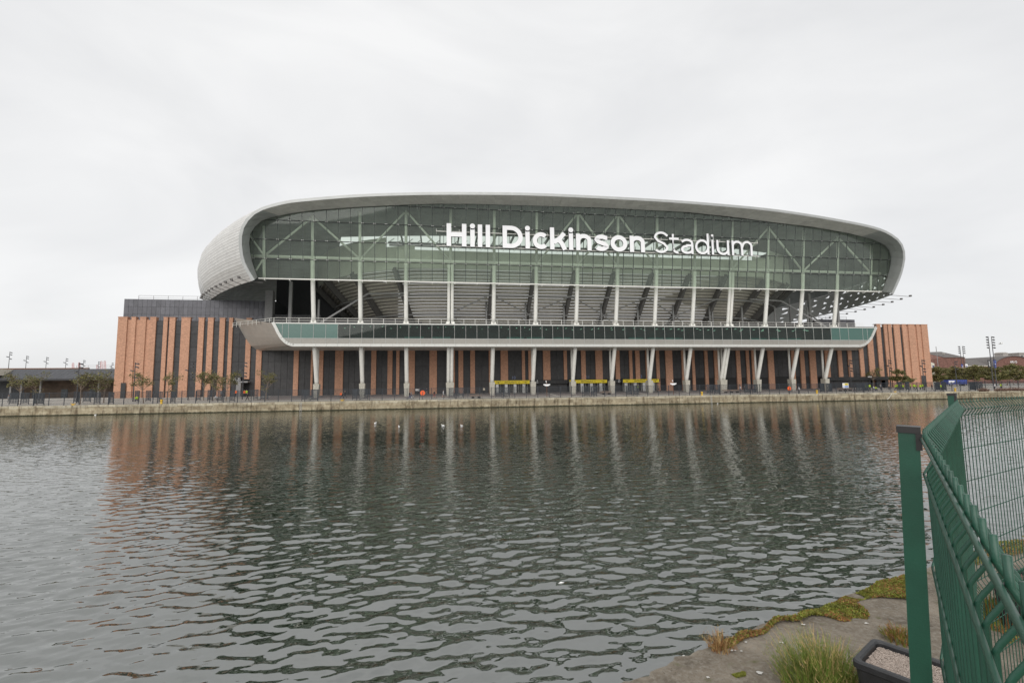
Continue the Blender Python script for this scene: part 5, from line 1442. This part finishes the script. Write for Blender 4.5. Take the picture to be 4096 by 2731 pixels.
# distant dock cranes
for i, (px, tp, bs) in enumerate(((292, 1455, 1500), (317, 1453, 1500), (405, 1448, 1500), (419, 1447, 1500), (390, 1462, 1500))):
    a, b = onY(px, tp, 900), onY(px + 7, bs, 900)
    t = thing('dock_crane', (b[0], 900, 1), 'pale red distant dock crane boom above the low roof, %s from the left' % ['first', 'second', 'fourth', 'fifth', 'third'][i], 'crane', 'distant cranes')
    for s in (-1, 1): MB().bar((b[0] + s * 1.6, 900, 1), (a[0] + s * 1.2, 900, a[2]), .7, .7).build('boom', 'crane_red', t)
    g = MB()
    for k in range(9):
        p = Vector(b) + (Vector(a) - Vector(b)) * (k / 9); q = Vector(b) + (Vector(a) - Vector(b)) * ((k + 1) / 9)
        g.bar(p + Vector((-1.4, 0, 0)), q + Vector((1.3, 0, 0)), .35, .35)
    g.build('lattice', 'crane_red', t)
    MB().tube([(a[0] - 1.3, 900, a[2]), (a[0] - .6, 900, a[2] + 1.6), (a[0] + .6, 900, a[2] + 1.6), (a[0] + 1.3, 900, a[2])], .45, 6).build('boom_head', 'crane_red', t)
# ------------------------------------------------------------------ people
def skin_person(joints, edges, name):
    me = bpy.data.meshes.new(name)
    me.from_pydata([j[0] for j in joints], edges, [])
    o = bpy.data.objects.new(name, me); COL.objects.link(o)
    md = o.modifiers.new('s', 'SKIN'); md.use_smooth_shade = True
    for i, j in enumerate(joints):
        sv = me.skin_vertices[0].data[i]; r = j[1]; sv.radius = r if isinstance(r, tuple) else (r, r); sv.use_root = (i == 0)
    sb_ = o.modifiers.new('b', 'SUBSURF'); sb_.levels = 1; sb_.render_levels = 1
    dg = bpy.context.evaluated_depsgraph_get(); dg.update()
    out = bpy.data.meshes.new_from_object(o.evaluated_get(dg))
    bpy.data.objects.remove(o); return out
def pose(kind):
    if kind == 'stand': fl, fr, kl, kr = (-.12, 0), (.12, .02), (-.11, 0), (.11, 0)
    if kind == 'walk': fl, fr, kl, kr = (-.10, .36), (.10, -.34), (-.10, .08), (.10, -.18)
    J = []
    if kind in ('stand', 'walk'):
        az = .12 if kind == 'walk' else .02
        J = [((0, 0, .95), (.17, .12)), ((0, 0, 1.15), (.15, .11)), ((0, 0, 1.38), (.19, .12)), ((0, 0, 1.50), .06), ((0, -.02, 1.58), (.08, .09)), ((0, -.02, 1.70), (.085, .10)),
             ((-.20, 0, 1.40), .06), ((-.25, az, 1.14), .05), ((-.24, az - .14, .92), .04), ((-.24, az - .2, .82), .045),
             ((.20, 0, 1.40), .06), ((.25, -az, 1.14), .05), ((.24, -az - .12, .92), .04), ((.24, -az - .18, .82), .045),
             ((-.10, 0, .88), .10), ((kl[0], kl[1], .50), .07), ((fl[0], fl[1], .09), .05), ((fl[0], fl[1] - .17, .045), .045),
             ((.10, 0, .88), .10), ((kr[0], kr[1], .50), .07), ((fr[0], fr[1], .09), .05), ((fr[0], fr[1] - .17, .045), .045)]
    else:
        J = [((0, 0, .50), (.18, .13)), ((0, -.03, .72), (.16, .12)), ((0, -.08, .96), (.19, .12)), ((0, -.11, 1.07), .06), ((0, -.15, 1.15), (.08, .09)), ((0, -.17, 1.26), (.085, .10)),
             ((-.20, -.09, .97), .06), ((-.26, -.22, .74), .05), ((-.18, -.44, .62), .04), ((-.15, -.52, .60), .045),
             ((.20, -.09, .97), .06), ((.26, -.22, .74), .05), ((.18, -.44, .62), .04), ((.15, -.52, .60), .045),
             ((-.11, -.06, .49), .10), ((-.13, -.46, .50), .075), ((-.13, -.46, .09), .05), ((-.13, -.62, .045), .045),
             ((.11, -.06, .49), .10), ((.13, -.46, .50), .075), ((.13, -.44, .09), .05), ((.13, -.60, .045), .045)]
    E = [(0, 1), (1, 2), (2, 3), (3, 4), (4, 5), (2, 6), (6, 7), (7, 8), (8, 9), (2, 10), (10, 11), (11, 12), (12, 13), (0, 14), (14, 15), (15, 16), (16, 17), (0, 18), (18, 19), (19, 20), (20, 21)]
    return skin_person(J, E, 'person_' + kind)
BODY = {k: pose(k) for k in ('stand', 'walk', 'sit')}
def person(px, py, kind, top, low, lab, rz=0.0, hs=1.0, Y=None, legs_bare=False):
    me = BODY[kind].copy()
    for mm_ in (top, low, 'skin', 'hair', 'c_black'): me.materials.append(M[mm_])
    drop = 0 if kind != 'sit' else .44
    for p in me.polygons:
        c = p.center
        zb = c.z + (drop if kind == 'sit' and c.z > .56 else 0)
        if kind == 'sit' and c.z <= .60 and c.y > -.7:
            k = 1 if c.z > .1 else 4
            if c.y < -.35 and abs(c.x) > .13 and c.z > .55: k = 2
        elif zb > 1.62 + .0: k = 3 if (c.y > -.06 + (-.10 if kind == 'sit' else 0) or zb > 1.72) else 2
        elif zb > 1.49: k = 2
        elif abs(c.x) > .19 and zb < 1.0 and zb > .7: k = 2
        elif zb > .92: k = 0
        elif zb > .1: k = (2 if (legs_bare and zb < .55) else 1)
        else: k = 4
        p.material_index = k
    for p in me.polygons: p.use_smooth = True
    if Y is None: g_ = ground(px, py)
    else:
        g_ = onY(px, py, Y); g_[2] = zg(Y)
    o = inst(me, 'person', g_, None, rz, (hs, hs, hs)); tag(o, lab, 'person')
    return o
PE = [(34, 1607, 'stand', 'c_grey', 'c_grey', 'person in grey standing at the far left of the quay', 0), (546, 1609, 'sit', 'hivis', 'c_black', 'steward in yellow sitting hunched before the left brick wall', .5),
      (861, 1597, 'sit', 'c_white', 'c_black', 'person in white top sitting under the trees', 1.3), (885, 1592, 'stand', 'c_grey', 'c_black', 'person in pale grey top standing under the trees', 0),
      (942, 1590, 'stand', 'hiorange', 'c_black', 'person in orange vest left of the doorway', 0), (977, 1587, 'stand', 'hiorange', 'c_black', 'person in orange vest inside the doorway', .4),
      (985, 1586, 'stand', 'hivis', 'c_black', 'person in yellow vest behind the orange vest in the doorway', 0), (989, 1598, 'walk', 'c_black', 'c_black', 'person all in black walking by the doorway', 1.5),
      (1369, 1588, 'walk', 'c_tan', 'c_black', 'person in peach top walking with an orange bag', -1.5), (1380, 1588, 'walk', 'c_black', 'c_black', 'person in black behind the one with an orange bag', -1.5),
      (1638, 1590, 'walk', 'c_black', 'c_jeans', 'person in black jacket and jeans by the third column', 1.4), (1645, 1588, 'walk', 'c_grey', 'c_jeans', 'person in grey jacket beside the third column', 1.5),
      (1675.5, 1581, 'walk', 'c_white', 'c_black', 'person in white shirt carrying a white board', -1.5), (1706, 1581, 'walk', 'c_navy', 'c_grey', 'person in navy vest right of the orange lifebuoy', 1.5),
      (1737, 1593, 'walk', 'c_black', 'c_red', 'person in black top and red shorts walking', 1.4), (1774, 1591, 'walk', 'c_white', 'c_white', 'person in a white dress by the twin columns', -1.2),
      (1936, 1576, 'stand', 'c_cream', 'c_black', 'person in a long cream coat near the wall', 0), (2551, 1566, 'stand', 'hivis', 'c_black', 'steward in yellow at entrance 12', 0),
      (2636, 1568, 'walk', 'c_tan', 'c_black', 'person in tan walking at the right of entrance 12', 1.2), (2961, 1565, 'walk', 'c_white', 'c_navy', 'person in white shirt and navy shorts by the bench', -1.2),
      (2978, 1565, 'stand', 'c_black', 'c_black', 'person in dark clothes right of the white shirt', 0), (3196, 1567, 'stand', 'c_white', 'c_black', 'person in white top right of the second lifebuoy', .3),
      (3418, 1561, 'walk', 'c_black', 'c_black', 'grey haired person in black below the balcony end', 1.0), (3465, 1558, 'stand', 'hivis', 'c_black', 'steward in yellow behind a mesh screen at the right', 0),
      (3480, 1558, 'stand', 'hivis', 'c_black', 'steward in yellow left of the one in white and blue', 0), (3494, 1558, 'sit', 'c_white', 'c_navy', 'person in white and blue sitting between stewards', .2),
      (3503, 1559, 'sit', 'hivis', 'c_black', 'steward in yellow sitting low beside the white and blue person', -.3), (3524, 1557, 'stand', 'c_grey', 'c_black', 'person in grey right of the sitting stewards', 0),
      (3557, 1556, 'stand', 'c_tan', 'c_black', 'person in tan top before the right doors', 0), (3728, 1556, 'walk', 'c_black', 'c_black', 'person in black at the right brick corner', 1.3),
      (3979, 1553, 'stand', 'c_white', 'c_black', 'person in white left of the big steward near the mast', 0), (4005, 1558, 'stand', 'hivis', 'c_black', 'steward in yellow near the dry shrubs at the right', 0),
      (3765, 1557, 'stand', 'hivis', 'c_black', 'steward in yellow behind the screens right of the brick corner', 0)]
hv = [3584, 3590, 3602, 3613, 3643, 3657, 3665, 3682, 3691]
for i, px in enumerate(hv): PE.append((px, 1557 - (i % 3) * .6, 'stand' if i % 3 else 'walk', 'hivis', 'c_black', 'steward in yellow before the right brick wall, %s from the left of the group' % ORD[i], (i * 1.7) % 3))
for i, (px, py, kind, top, low, lab, rz) in enumerate(PE):
    o = person(px, py, kind, top, low, lab, rz, .96 + .08 * ((i * 37) % 10) / 10, legs_bare=low in ('c_red', 'c_navy', 'c_white'))
    if top == 'hivis': o['group'] = 'stewards in yellow'
p = ground(1365, 1588); 
tag(MB().box(p[0] - .25, p[0] + .2, p[1] - .45, p[1] - .3, p[2] + .75, p[2] + 1.15).tube([(p[0] - .15, p[1] - .38, p[2] + 1.15), (p[0], p[1] - .38, p[2] + 1.4), (p[0] + .12, p[1] - .38, p[2] + 1.15)], .02, 5).build('shoulder_bag', 'hiorange'), 'orange shoulder bag of the person in a peach top', 'bag')
p = ground(1671, 1581)
tag(MB().box(p[0] - .55, p[0] + .1, p[1] - .3, p[1] - .26, p[2] + 1.05, p[2] + 1.5).box(p[0] - .56, p[0] + .11, p[1] - .255, p[1] - .24, p[2] + 1.03, p[2] + 1.06).build('carried_board', 'sign_white'), 'white board carried by the person in a white shirt', 'board')
# gulls and scraps on the water, one gull in the sky
def gull_mesh(fly=False):
    g = MB().lathe([(0, -.26), (.07, -.18), (.11, 0), (.08, .14), (.04, .24), (0, .27)], n=10)
    g.v = [(x, z, y + .07) for x, y, z in g.v]
    g.lathe([(0, 0), (.05, .03), (.06, .08), (.04, .13), (0, .15)], (0, -.2, .14), 8)
    g.add([(-.015, -.25, .2), (.015, -.25, .2), (0, -.36, .19)], [(0, 1, 2)])
    if fly:
        for s in (-1, 1): g.add([(0, -.08, .1), (0, .1, .1), (s * .35, .02, .22), (s * .75, .12, .1), (s * .35, -.1, .22)], [(0, 1, 2, 4), (2, 3, 4)])
    return g.mesh('gull', 'gull', True)
gm = gull_mesh()
for i, (px, py, lab) in enumerate(((422, 1656, 'white gull floating by the left dock wall'), (1501, 1692, 'white gull floating below the second round column'), (1596, 1707, 'white gull floating alone left of the twin columns reflection'), (1772, 1702, 'white gull in the twin columns reflection'), (1847, 1703, 'white gull right of the twin columns reflection'), (2870, 1614, 'small gull by the wall below the second twin columns'))):
    p = onZ(px, py, WZ); p[1] = min(p[1], QY - .6)
    tag(inst(gm, 'gull', (p[0], p[1], WZ - .03), None, 1.4 + i, (.75,) * 3), lab, 'gull', 'gulls')
p = onY(4003, 1376, 60); tag(inst(gull_mesh(True), 'gull', p, None, .4), 'gull flying in the sky at the right', 'gull', 'gulls')
p = onZ(2244, 2326, WZ + .03)
tag(MB().add([(p[0] - .07, p[1] - .02, WZ + .01), (p[0] + .02, p[1] - .03, WZ + .015), (p[0] + .08, p[1] + .01, WZ + .01), (p[0] - .01, p[1] + .03, WZ + .02), (p[0], p[1], WZ + .035)], [(0, 1, 4), (1, 2, 4), (2, 3, 4), (3, 0, 4), (3, 2, 1, 0)]).build('floating_scrap', 'gull'), 'small white scrap floating in the middle of the water', 'litter')
# ------------------------------------------------------------------ near quay, fence and planters
EDGE = [(2472, 2731), (2609, 2684), (2703, 2619), (2833, 2583), (3049, 2496), (3193, 2446), (3337, 2402), (3482, 2337), (3619, 2301), (3760, 2250), (3885, 2204), (3986, 2179), (4096, 2150)]
E3 = [onZ(x, y, 0)[:2] for x, y in EDGE]
E3 = [np.array([-6.0, 2.6]), np.array([-2.0, 3.2]), np.array([0.55, 3.72])] + E3 + [np.array([14, 7.4]), np.array([24, 9.0]), np.array([60, 12])]
EC = np.concatenate([np.linspace(a, b, 6, endpoint=False) for a, b in zip(E3[:-1], E3[1:])] + [np.array([E3[-1]])])
er = random.Random(4)
EC = np.array([p + np.array([er.uniform(-.015, .015), er.uniform(-.03, .03)]) for p in EC])
nq = MB()
K = len(EC); NYR = 9
for j in range(NYR):
    for i in range(K):
        t = j / (NYR - 1)
        x, y = EC[i]; yy = y * (1 - t) + (-14) * t if j else y
        if j == 1: yy = y - .22
        z = -.004 if j == 0 else 0
        nq.v.append((x, yy, z + (0.006 * mnoise.noise(Vector((x * 1.5, yy * 1.5, 0))) if j else -.008 + .016 * mnoise.noise(Vector((x * 2.5, 3, 0))))))
for j in range(NYR - 1):
    for i in range(K - 1):
        a = j * K + i; nq.f.append((a, a + K, a + K + 1, a + 1)); nq.m.append(0)
k0 = len(nq.v)
for i in range(K): nq.v.append((EC[i][0], EC[i][1] - .05, WZ - .6))
for i in range(K - 1): nq.f.append((i, i + 1, k0 + i + 1, k0 + i)); nq.m.append(1)
near = struct(nq.build('near_quay', ['near_quay', 'quay_stone']))
# ---- green welded-mesh fence
def cam2w(a, b):                         # lateral / forward of the camera -> world x, y
    return np.array([b * math.sin(YAW) + a * math.cos(YAW), b * math.cos(YAW) - a * math.sin(YAW)])
P1 = cam2w(0.881, 1.075); P2 = cam2w(2.63, 2.87); 
dirA = cam2w(math.sin(R(38.4)), math.cos(R(38.4))); P0 = P1 - dirA * 2.5
dirC = cam2w(math.sin(R(60.9)), math.cos(R(60.9))); P3 = P2 + dirC * 2.5
P4 = P3 + cam2w(math.sin(R(62)), math.cos(R(62))) * 2.5
P5 = P4 + cam2w(math.sin(R(63)), math.cos(R(63))) * 2.5
FT = CAM_Z - 0.095                        # top of the posts
GF = thing('green_fence', (P1[0], P1[1], 0), 'green welded-mesh fence with folded panels in the right foreground', 'fence')
post_g = MB()
hw, hd = .018, .02
post_g.box(-hw, hw, -hd, hd, 0, FT - .012)
for b_ in post_g.v: pass
pm_ = post_g.mesh('post', 'green_paint')
cap = MB().box(-.0205, .0205, -.0225, .0225, FT - .014, FT).box(.012, .0225, -.0225, -.01, FT - .05, FT - .0145)
cm_ = cap.mesh('post_cap', 'cap_black')
clip_me = MB().box(.0182, .03, -.012, .012, 0, .03).mesh('clip', 'cap_black')
HP = CAM_Z - .103                            # panel top
def foldz(z):
    return [(0, z), (.003, z - .006), (.021, z - .034), (.023, z - .039), (.021, z - .044), (.003, z - .072), (0, z - .078)]
prof = [(0, HP)] + foldz(HP - .018) + foldz(HP - 1.04) + foldz(HP - 1.86) + [(0, .08)]
hz = [(0.0, HP - .018), (.0255, HP - .057), (0.0, HP - .096)] + [(0.0, HP - .104 - .187 * k) for k in range(1, 5)] + [(0, HP - 1.04), (.0255, HP - 1.079), (0, HP - 1.118)] + [(0, HP - 1.118 - .185 * k) for k in range(1, 4)] + [(0, HP - 1.86), (.0255, HP - 1.9), (0, HP - 1.938), (0, .12)]
vw = MB().tube([(0, y, z) for y, z in prof], .0024, 8).mesh('wire', 'green_paint', True)
def panel(A, B, nm):
    A, B = np.array(A), np.array(B); d = B - A; L = np.linalg.norm(d); ang = math.atan2(d[1], d[0])
    p = MB().tube([(0, -.005 + hz[0][0], hz[0][1]), (L, -.005 + hz[0][0], hz[0][1])], .0024, 8)
    o = bpy.data.objects.new('mesh_panel', p.mesh('mesh_panel', 'green_paint', True)); COL.objects.link(o)
    # panel hangs on the landward side of the posts
    nrm = np.array([d[1], -d[0]]) / L
    base = A + nrm * .024
    place(o, (base[0], base[1], 0), GF); o.rotation_euler = (0, 0, ang); o.scale = (1, -1, 1)
    hmesh = MB().tube([(0, 0, 0), (L, 0, 0)], .0024, 8).mesh('wire', 'green_paint', True)
    for y, z in hz[1:]:
        w = bpy.data.objects.new('wire', hmesh); COL.objects.link(w); w.parent = o; w.location = (0, y - .0052, z)
    n = int(L / .05)
    for k in range(n):
        w = bpy.data.objects.new('wire', vw); COL.objects.link(w); w.parent = o; w.location = (.03 + k * (L - .06) / (n - 1), 0, 0)
    return ang
for A, B in ((P0, P1), (P1, P2), (P2, P3), (P3, P4), (P4, P5)): angl = panel(A, B, '')
for k, (P, ang) in enumerate(((P1, math.atan2(*(P2 - P0)[::-1])), (P2, math.atan2(*(P3 - P1)[::-1])), (P3, math.atan2(*dirC[::-1])), (P4, math.atan2(*dirC[::-1])), (P5, math.atan2(*dirC[::-1])))):
    rz = ang - math.pi / 2
    o = inst(pm_, 'post', (P[0], P[1], 0), GF, rz)
    if k: o.scale = (1, 1, 1.012)
    if k == 0:                             # the near post leans a little
        o.rotation_euler = (0, .03, rz); o.location = Vector(o.location) - Vector((math.cos(rz), math.sin(rz), 0)) * (FT * math.sin(.03))
    c = bpy.data.objects.new('post_cap', cm_); COL.objects.link(c); c.parent = o
    for z in (1.5, .9, .3):
        q = bpy.data.objects.new('clip', clip_me); COL.objects.link(q); q.parent = o; q.location = (0, 0, z)
# ---- planters
def planter(corner, ex, ey, L, W, h, fillm, lab, fill_name):
    """corner = near-left rim corner; ex along the long side, ey across"""
    c = np.array(corner); ex, ey = np.array(ex) / np.linalg.norm(ex), np.array(ey) / np.linalg.norm(ey)
    t = thing('planter', (*(c + ex * L / 2 + ey * W / 2), 0), lab, 'planter', 'black planters by the green fence')
    def P(u, v, z, i=0.0): 
        q = c + ex * u + ey * v; return (q[0], q[1], z)
    tk = .035; g = MB()
    def ring(i, z, r):                     # rounded rectangle
        pts = []
        for cx_, cy_, a0 in ((L - i - r, W - i - r, 0), (i + r, W - i - r, 90), (i + r, i + r, 180), (L - i - r, i + r, 270)):
            for k in range(5):
                a = R(a0 + 22.5 * k); pts.append(P(cx_ + r * math.cos(a), cy_ + r * math.sin(a), z))
        return pts
    rings = [ring(.05, 0, .04), ring(.012, h - .06, .05), ring(0, h - .05, .05), ring(0, h - .012, .05), ring(.01, h, .045), ring(.035, h, .04), ring(.045, h - .012, .04), ring(.055, h - .2, .03)]
    n = 20
    vs_ = [p for r_ in rings for p in r_]; fs = [tuple(range(n))]
    for j in range(len(rings) - 1):
        for k in range(n): fs.append((j * n + k, j * n + (k + 1) % n, (j + 1) * n + (k + 1) % n, (j + 1) * n + k))
    g.add(vs_, fs).build('box', 'planter_black', t)
    gr = MB(); rq = random.Random(int(L * 1000)); zf = h - .035
    gr.add(ring(.05, zf - .012, .03), [tuple(range(n))])
    ico = [Vector(v) for v in ((0, 0, 1), (.9, 0, .2), (-.3, .85, .25), (-.4, -.8, .2), (.35, .6, -.5), (.3, -.7, -.5), (-.85, 0, -.4))]
    icf = [(0, 1, 2), (0, 2, 3), (0, 3, 1), (1, 4, 2), (1, 5, 4), (3, 5, 1), (2, 6, 3), (2, 4, 6), (3, 6, 5)]
    for _ in range(int(8500 * L * W / .3)):
        u, v = rq.uniform(.055, L - .055), rq.uniform(.055, W - .055); s = rq.uniform(.002, .0055); a = rq.uniform(0, 6.28)
        base = Vector(P(u, v, zf + rq.uniform(-.012, .004)))
        m3 = Matrix.Rotation(a, 3, Vector((rq.uniform(-1, 1), rq.uniform(-1, 1), rq.uniform(.2, 1))).normalized())
        gr.add([base + m3 @ (q * s) for q in ico], icf)
    o = gr.build(fill_name, fillm, t); o['kind'] = 'stuff'
    # moulded slots
    MB().box(0, 0, 0, 0, 0, 0) if False else None
    return t
c1 = onZ(3402, 2633, .45)[:2]; c2 = onZ(3489, 2545, .45)[:2]; c3 = onZ(3644, 2691, .45)[:2]
ey = (c2 - c1); ex = (c3 - c1); ex = np.array([ey[1], -ey[0]])
planter(c1, ex, ey, 0.62, float(np.linalg.norm(c2 - c1)), .45, 'gravel', 'black plastic planter box filled with pale gravel left of the near post', 'gravel')
d1 = onZ(3955, 2318, .45)[:2]; d2 = onZ(4030, 2265, .45)[:2]
ey2 = d2 - d1
planter(d1, np.array([ey2[1], -ey2[0]]), ey2, 0.9, float(np.linalg.norm(ey2)), .45, 'soil_brown', 'black plastic planter box with brown soil behind the mesh at the right', 'soil')
# ---- plants on the near quay
def tuft(center, n, rad, hmin, hmax, seed, matl, lab, name='grass_tuft', lean=.35, wid=.0028, straw=.45):
    rq = random.Random(seed); g = MB()
    for _ in range(n):
        a = rq.uniform(0, 6.28); r = rad * rq.random() ** .6
        p = Vector((center[0] + r * math.cos(a), center[1] + r * math.sin(a), 0)); h = rq.uniform(hmin, hmax) * (1 - .45 * (r / rad) ** 2)
        d = Vector((math.cos(a), math.sin(a), 0)) * (r / rad) * lean + Vector((rq.uniform(-.25, .25), rq.uniform(-.25, .25), 0))
        s = Vector((-math.sin(a + rq.uniform(-1, 1)), math.cos(a), 0)).normalized() * wid * rq.uniform(.6, 1.5)
        mi = 1 if rq.random() < straw else 0
        pts = [p + Vector((0, 0, h * t)) + d * h * t * t * 1.3 for t in (0, .35, .7, 1)]
        V = []
        for k, q in enumerate(pts): V += [q - s * (1 - .28 * k), q + s * (1 - .28 * k)]
        g.add(V, [(0, 1, 3, 2), (2, 3, 5, 4)], mi); g.f.append(tuple(len(g.v) - 8 + i for i in (4, 5, 7, 6))); g.m.append(1 if mi or rq.random() < straw * .8 else 0)
        if rq.random() < .5:               # feathery side leaves / seed heads
            for _k in range(5):
                c = pts[1] + (pts[3] - pts[1]) * rq.random(); e = c + Vector((rq.uniform(-.03, .03), rq.uniform(-.03, .03), rq.uniform(.005, .045)))
                sd = (e - c).cross(Vector((0, 1, .3))).normalized() * wid * .6
                g.add([c - sd, c + sd, e], [(0, 1, 2)], 1 if (c.z > hmax * .62 and rq.random() < .8) else mi)
    t = thing(name, (center[0], center[1], 0), lab, 'grass')
    o = g.build('blades', matl, t); return t
gc = onZ(3300, 2775, 0)[:2]
tuft(gc, 1500, .31, .22, .46, 1, ['grass_green', 'grass_straw'], 'green grass clump with dry seed heads left of the gravel planter', straw=.20)
gc2 = onZ(3600, 2560, 0)[:2]
tuft(gc2, 220, .14, .06, .15, 2, ['sedum_green', 'sedum_rust'], 'small rusty weed clump behind the near green post', wid=.004)
gc3 = onZ(2880, 2590, 0)[:2]
tuft(gc3, 150, .12, .05, .16, 3, ['sedum_rust', 'grass_straw'], 'dry brown weed growing on the quay edge', wid=.003, lean=.6)
gc4 = onZ(4000, 2480, 0)[:2]
tuft(gc4, 420, .35, .1, .3, 6, ['grass_green', 'sedum_rust'], 'green and rusty weeds below the planter behind the mesh', wid=.004)
def mat_patch(outline_px, n, seed, rust, lab, hmax=.035):
    rq = random.Random(seed); P = [onZ(x, y, 0)[:2] for x, y in outline_px]
    xs_ = [p[0] for p in P]; ys_ = [p[1] for p in P]; g = MB(); k = 0
    def inside(x, y):
        c = False
        for i in range(len(P)):
            (xa, ya), (xb, yb) = P[i], P[i - 1]
            if (ya > y) != (yb > y) and x < (xb - xa) * (y - ya) / (yb - ya) + xa: c = not c
        return c
    tries = 0
    while k < n and tries < n * 12:
        tries += 1
        x, y = rq.uniform(min(xs_), max(xs_)), rq.uniform(min(ys_), max(ys_))
        x += rq.gauss(0, .03); y += rq.gauss(0, .03); jx, jy = x + .22 * mnoise.noise(Vector((x * 3.1, y * 3.1, 7))), y + .16 * mnoise.noise(Vector((x * 3.1, y * 3.1, 17)))
        q = mnoise.noise(Vector((x * 2.2, y * 2.2, seed)))
        if not inside(jx, jy) or q < -.36: continue
        k += 1
        h = (q + .35) * hmax * 1.6 * rq.uniform(.4, 1.0)
        c = Vector((x, y, max(h, .003))); s = rq.uniform(.004, .011)
        mi = 1 if rq.random() < rust + .6 * mnoise.noise(Vector((x * 3, y * 3, seed + 5))) else 0
        a = Vector((rq.uniform(-1, 1), rq.uniform(-1, 1), rq.uniform(0, 1.2))).normalized(); b = a.cross(Vector((rq.uniform(-1, 1), rq.uniform(-1, 1), .4))).normalized()
        g.add([c - b * s, c + a * s * 1.6, c + b * s, c - a * s * .5], [(0, 1, 2, 3)], mi)
    o = g.build('stonecrop', ['sedum_green', 'sedum_rust']); o['kind'] = 'stuff'; o['label'] = lab; o['category'] = 'stonecrop'
mat_patch([(3080, 2505), (3190, 2455), (3330, 2412), (3420, 2372), (3480, 2345), (3640, 2303), (3660, 2395), (3520, 2400), (3460, 2425), (3440, 2470), (3370, 2486), (3290, 2470)], 19000, 1, .30, 'yellow-green and rusty stonecrop mat along the quay edge')
mat_patch([(3370, 2396), (3440, 2362), (3510, 2335), (3540, 2390), (3450, 2440)], 3200, 8, .25, 'short stonecrop strip between the two mats on the quay edge')
mat_patch([(2840, 2582), (3000, 2520), (3120, 2475), (3190, 2455), (3150, 2485), (3060, 2525), (2960, 2575), (2920, 2605)], 2600, 2, .5, 'thin rusty stonecrop fringe on the quay edge left of the mat', .02)
mat_patch([(3890, 2205), (3990, 2178), (4100, 2148), (4300, 2090), (4300, 2160), (4096, 2215), (3990, 2240), (3900, 2260)], 7000, 3, .35, 'stonecrop mat on the quay edge behind the fence')
mat_patch([(2920, 2690), (2960, 2680), (2975, 2700), (2935, 2708)], 300, 4, .2, 'small stonecrop spot on the bare concrete', .015)
mat_patch([(3900, 2420), (4090, 2380), (4200, 2500), (4000, 2600)], 5000, 5, .3, 'stonecrop below the planter behind the mesh')
# bird droppings: pale splashes on the concrete
for i, (px, py, s) in enumerate(((2932, 2603, .035), (2966, 2606, .02), (3212, 2499, .03), (3466, 2494, .035), (3127, 2572, .03), (2735, 2625, .018), (3038, 2693, .05), (2830, 2711, .03), (2985, 2570, .025), (3600, 2370, .03))):
    p = onZ(px, py, 0); rq = random.Random(i); n = 9
    ptsd = [(p[0] + s * .7 * rq.uniform(.3, 1.3) * math.cos(6.283 * k / n), p[1] + s * .5 * rq.uniform(.3, 1.3) * math.sin(6.283 * k / n), .009) for k in range(n)]
    o = MB().prism(ptsd, (0, 0, .002)).build('bird_dropping', 'dropping', near)
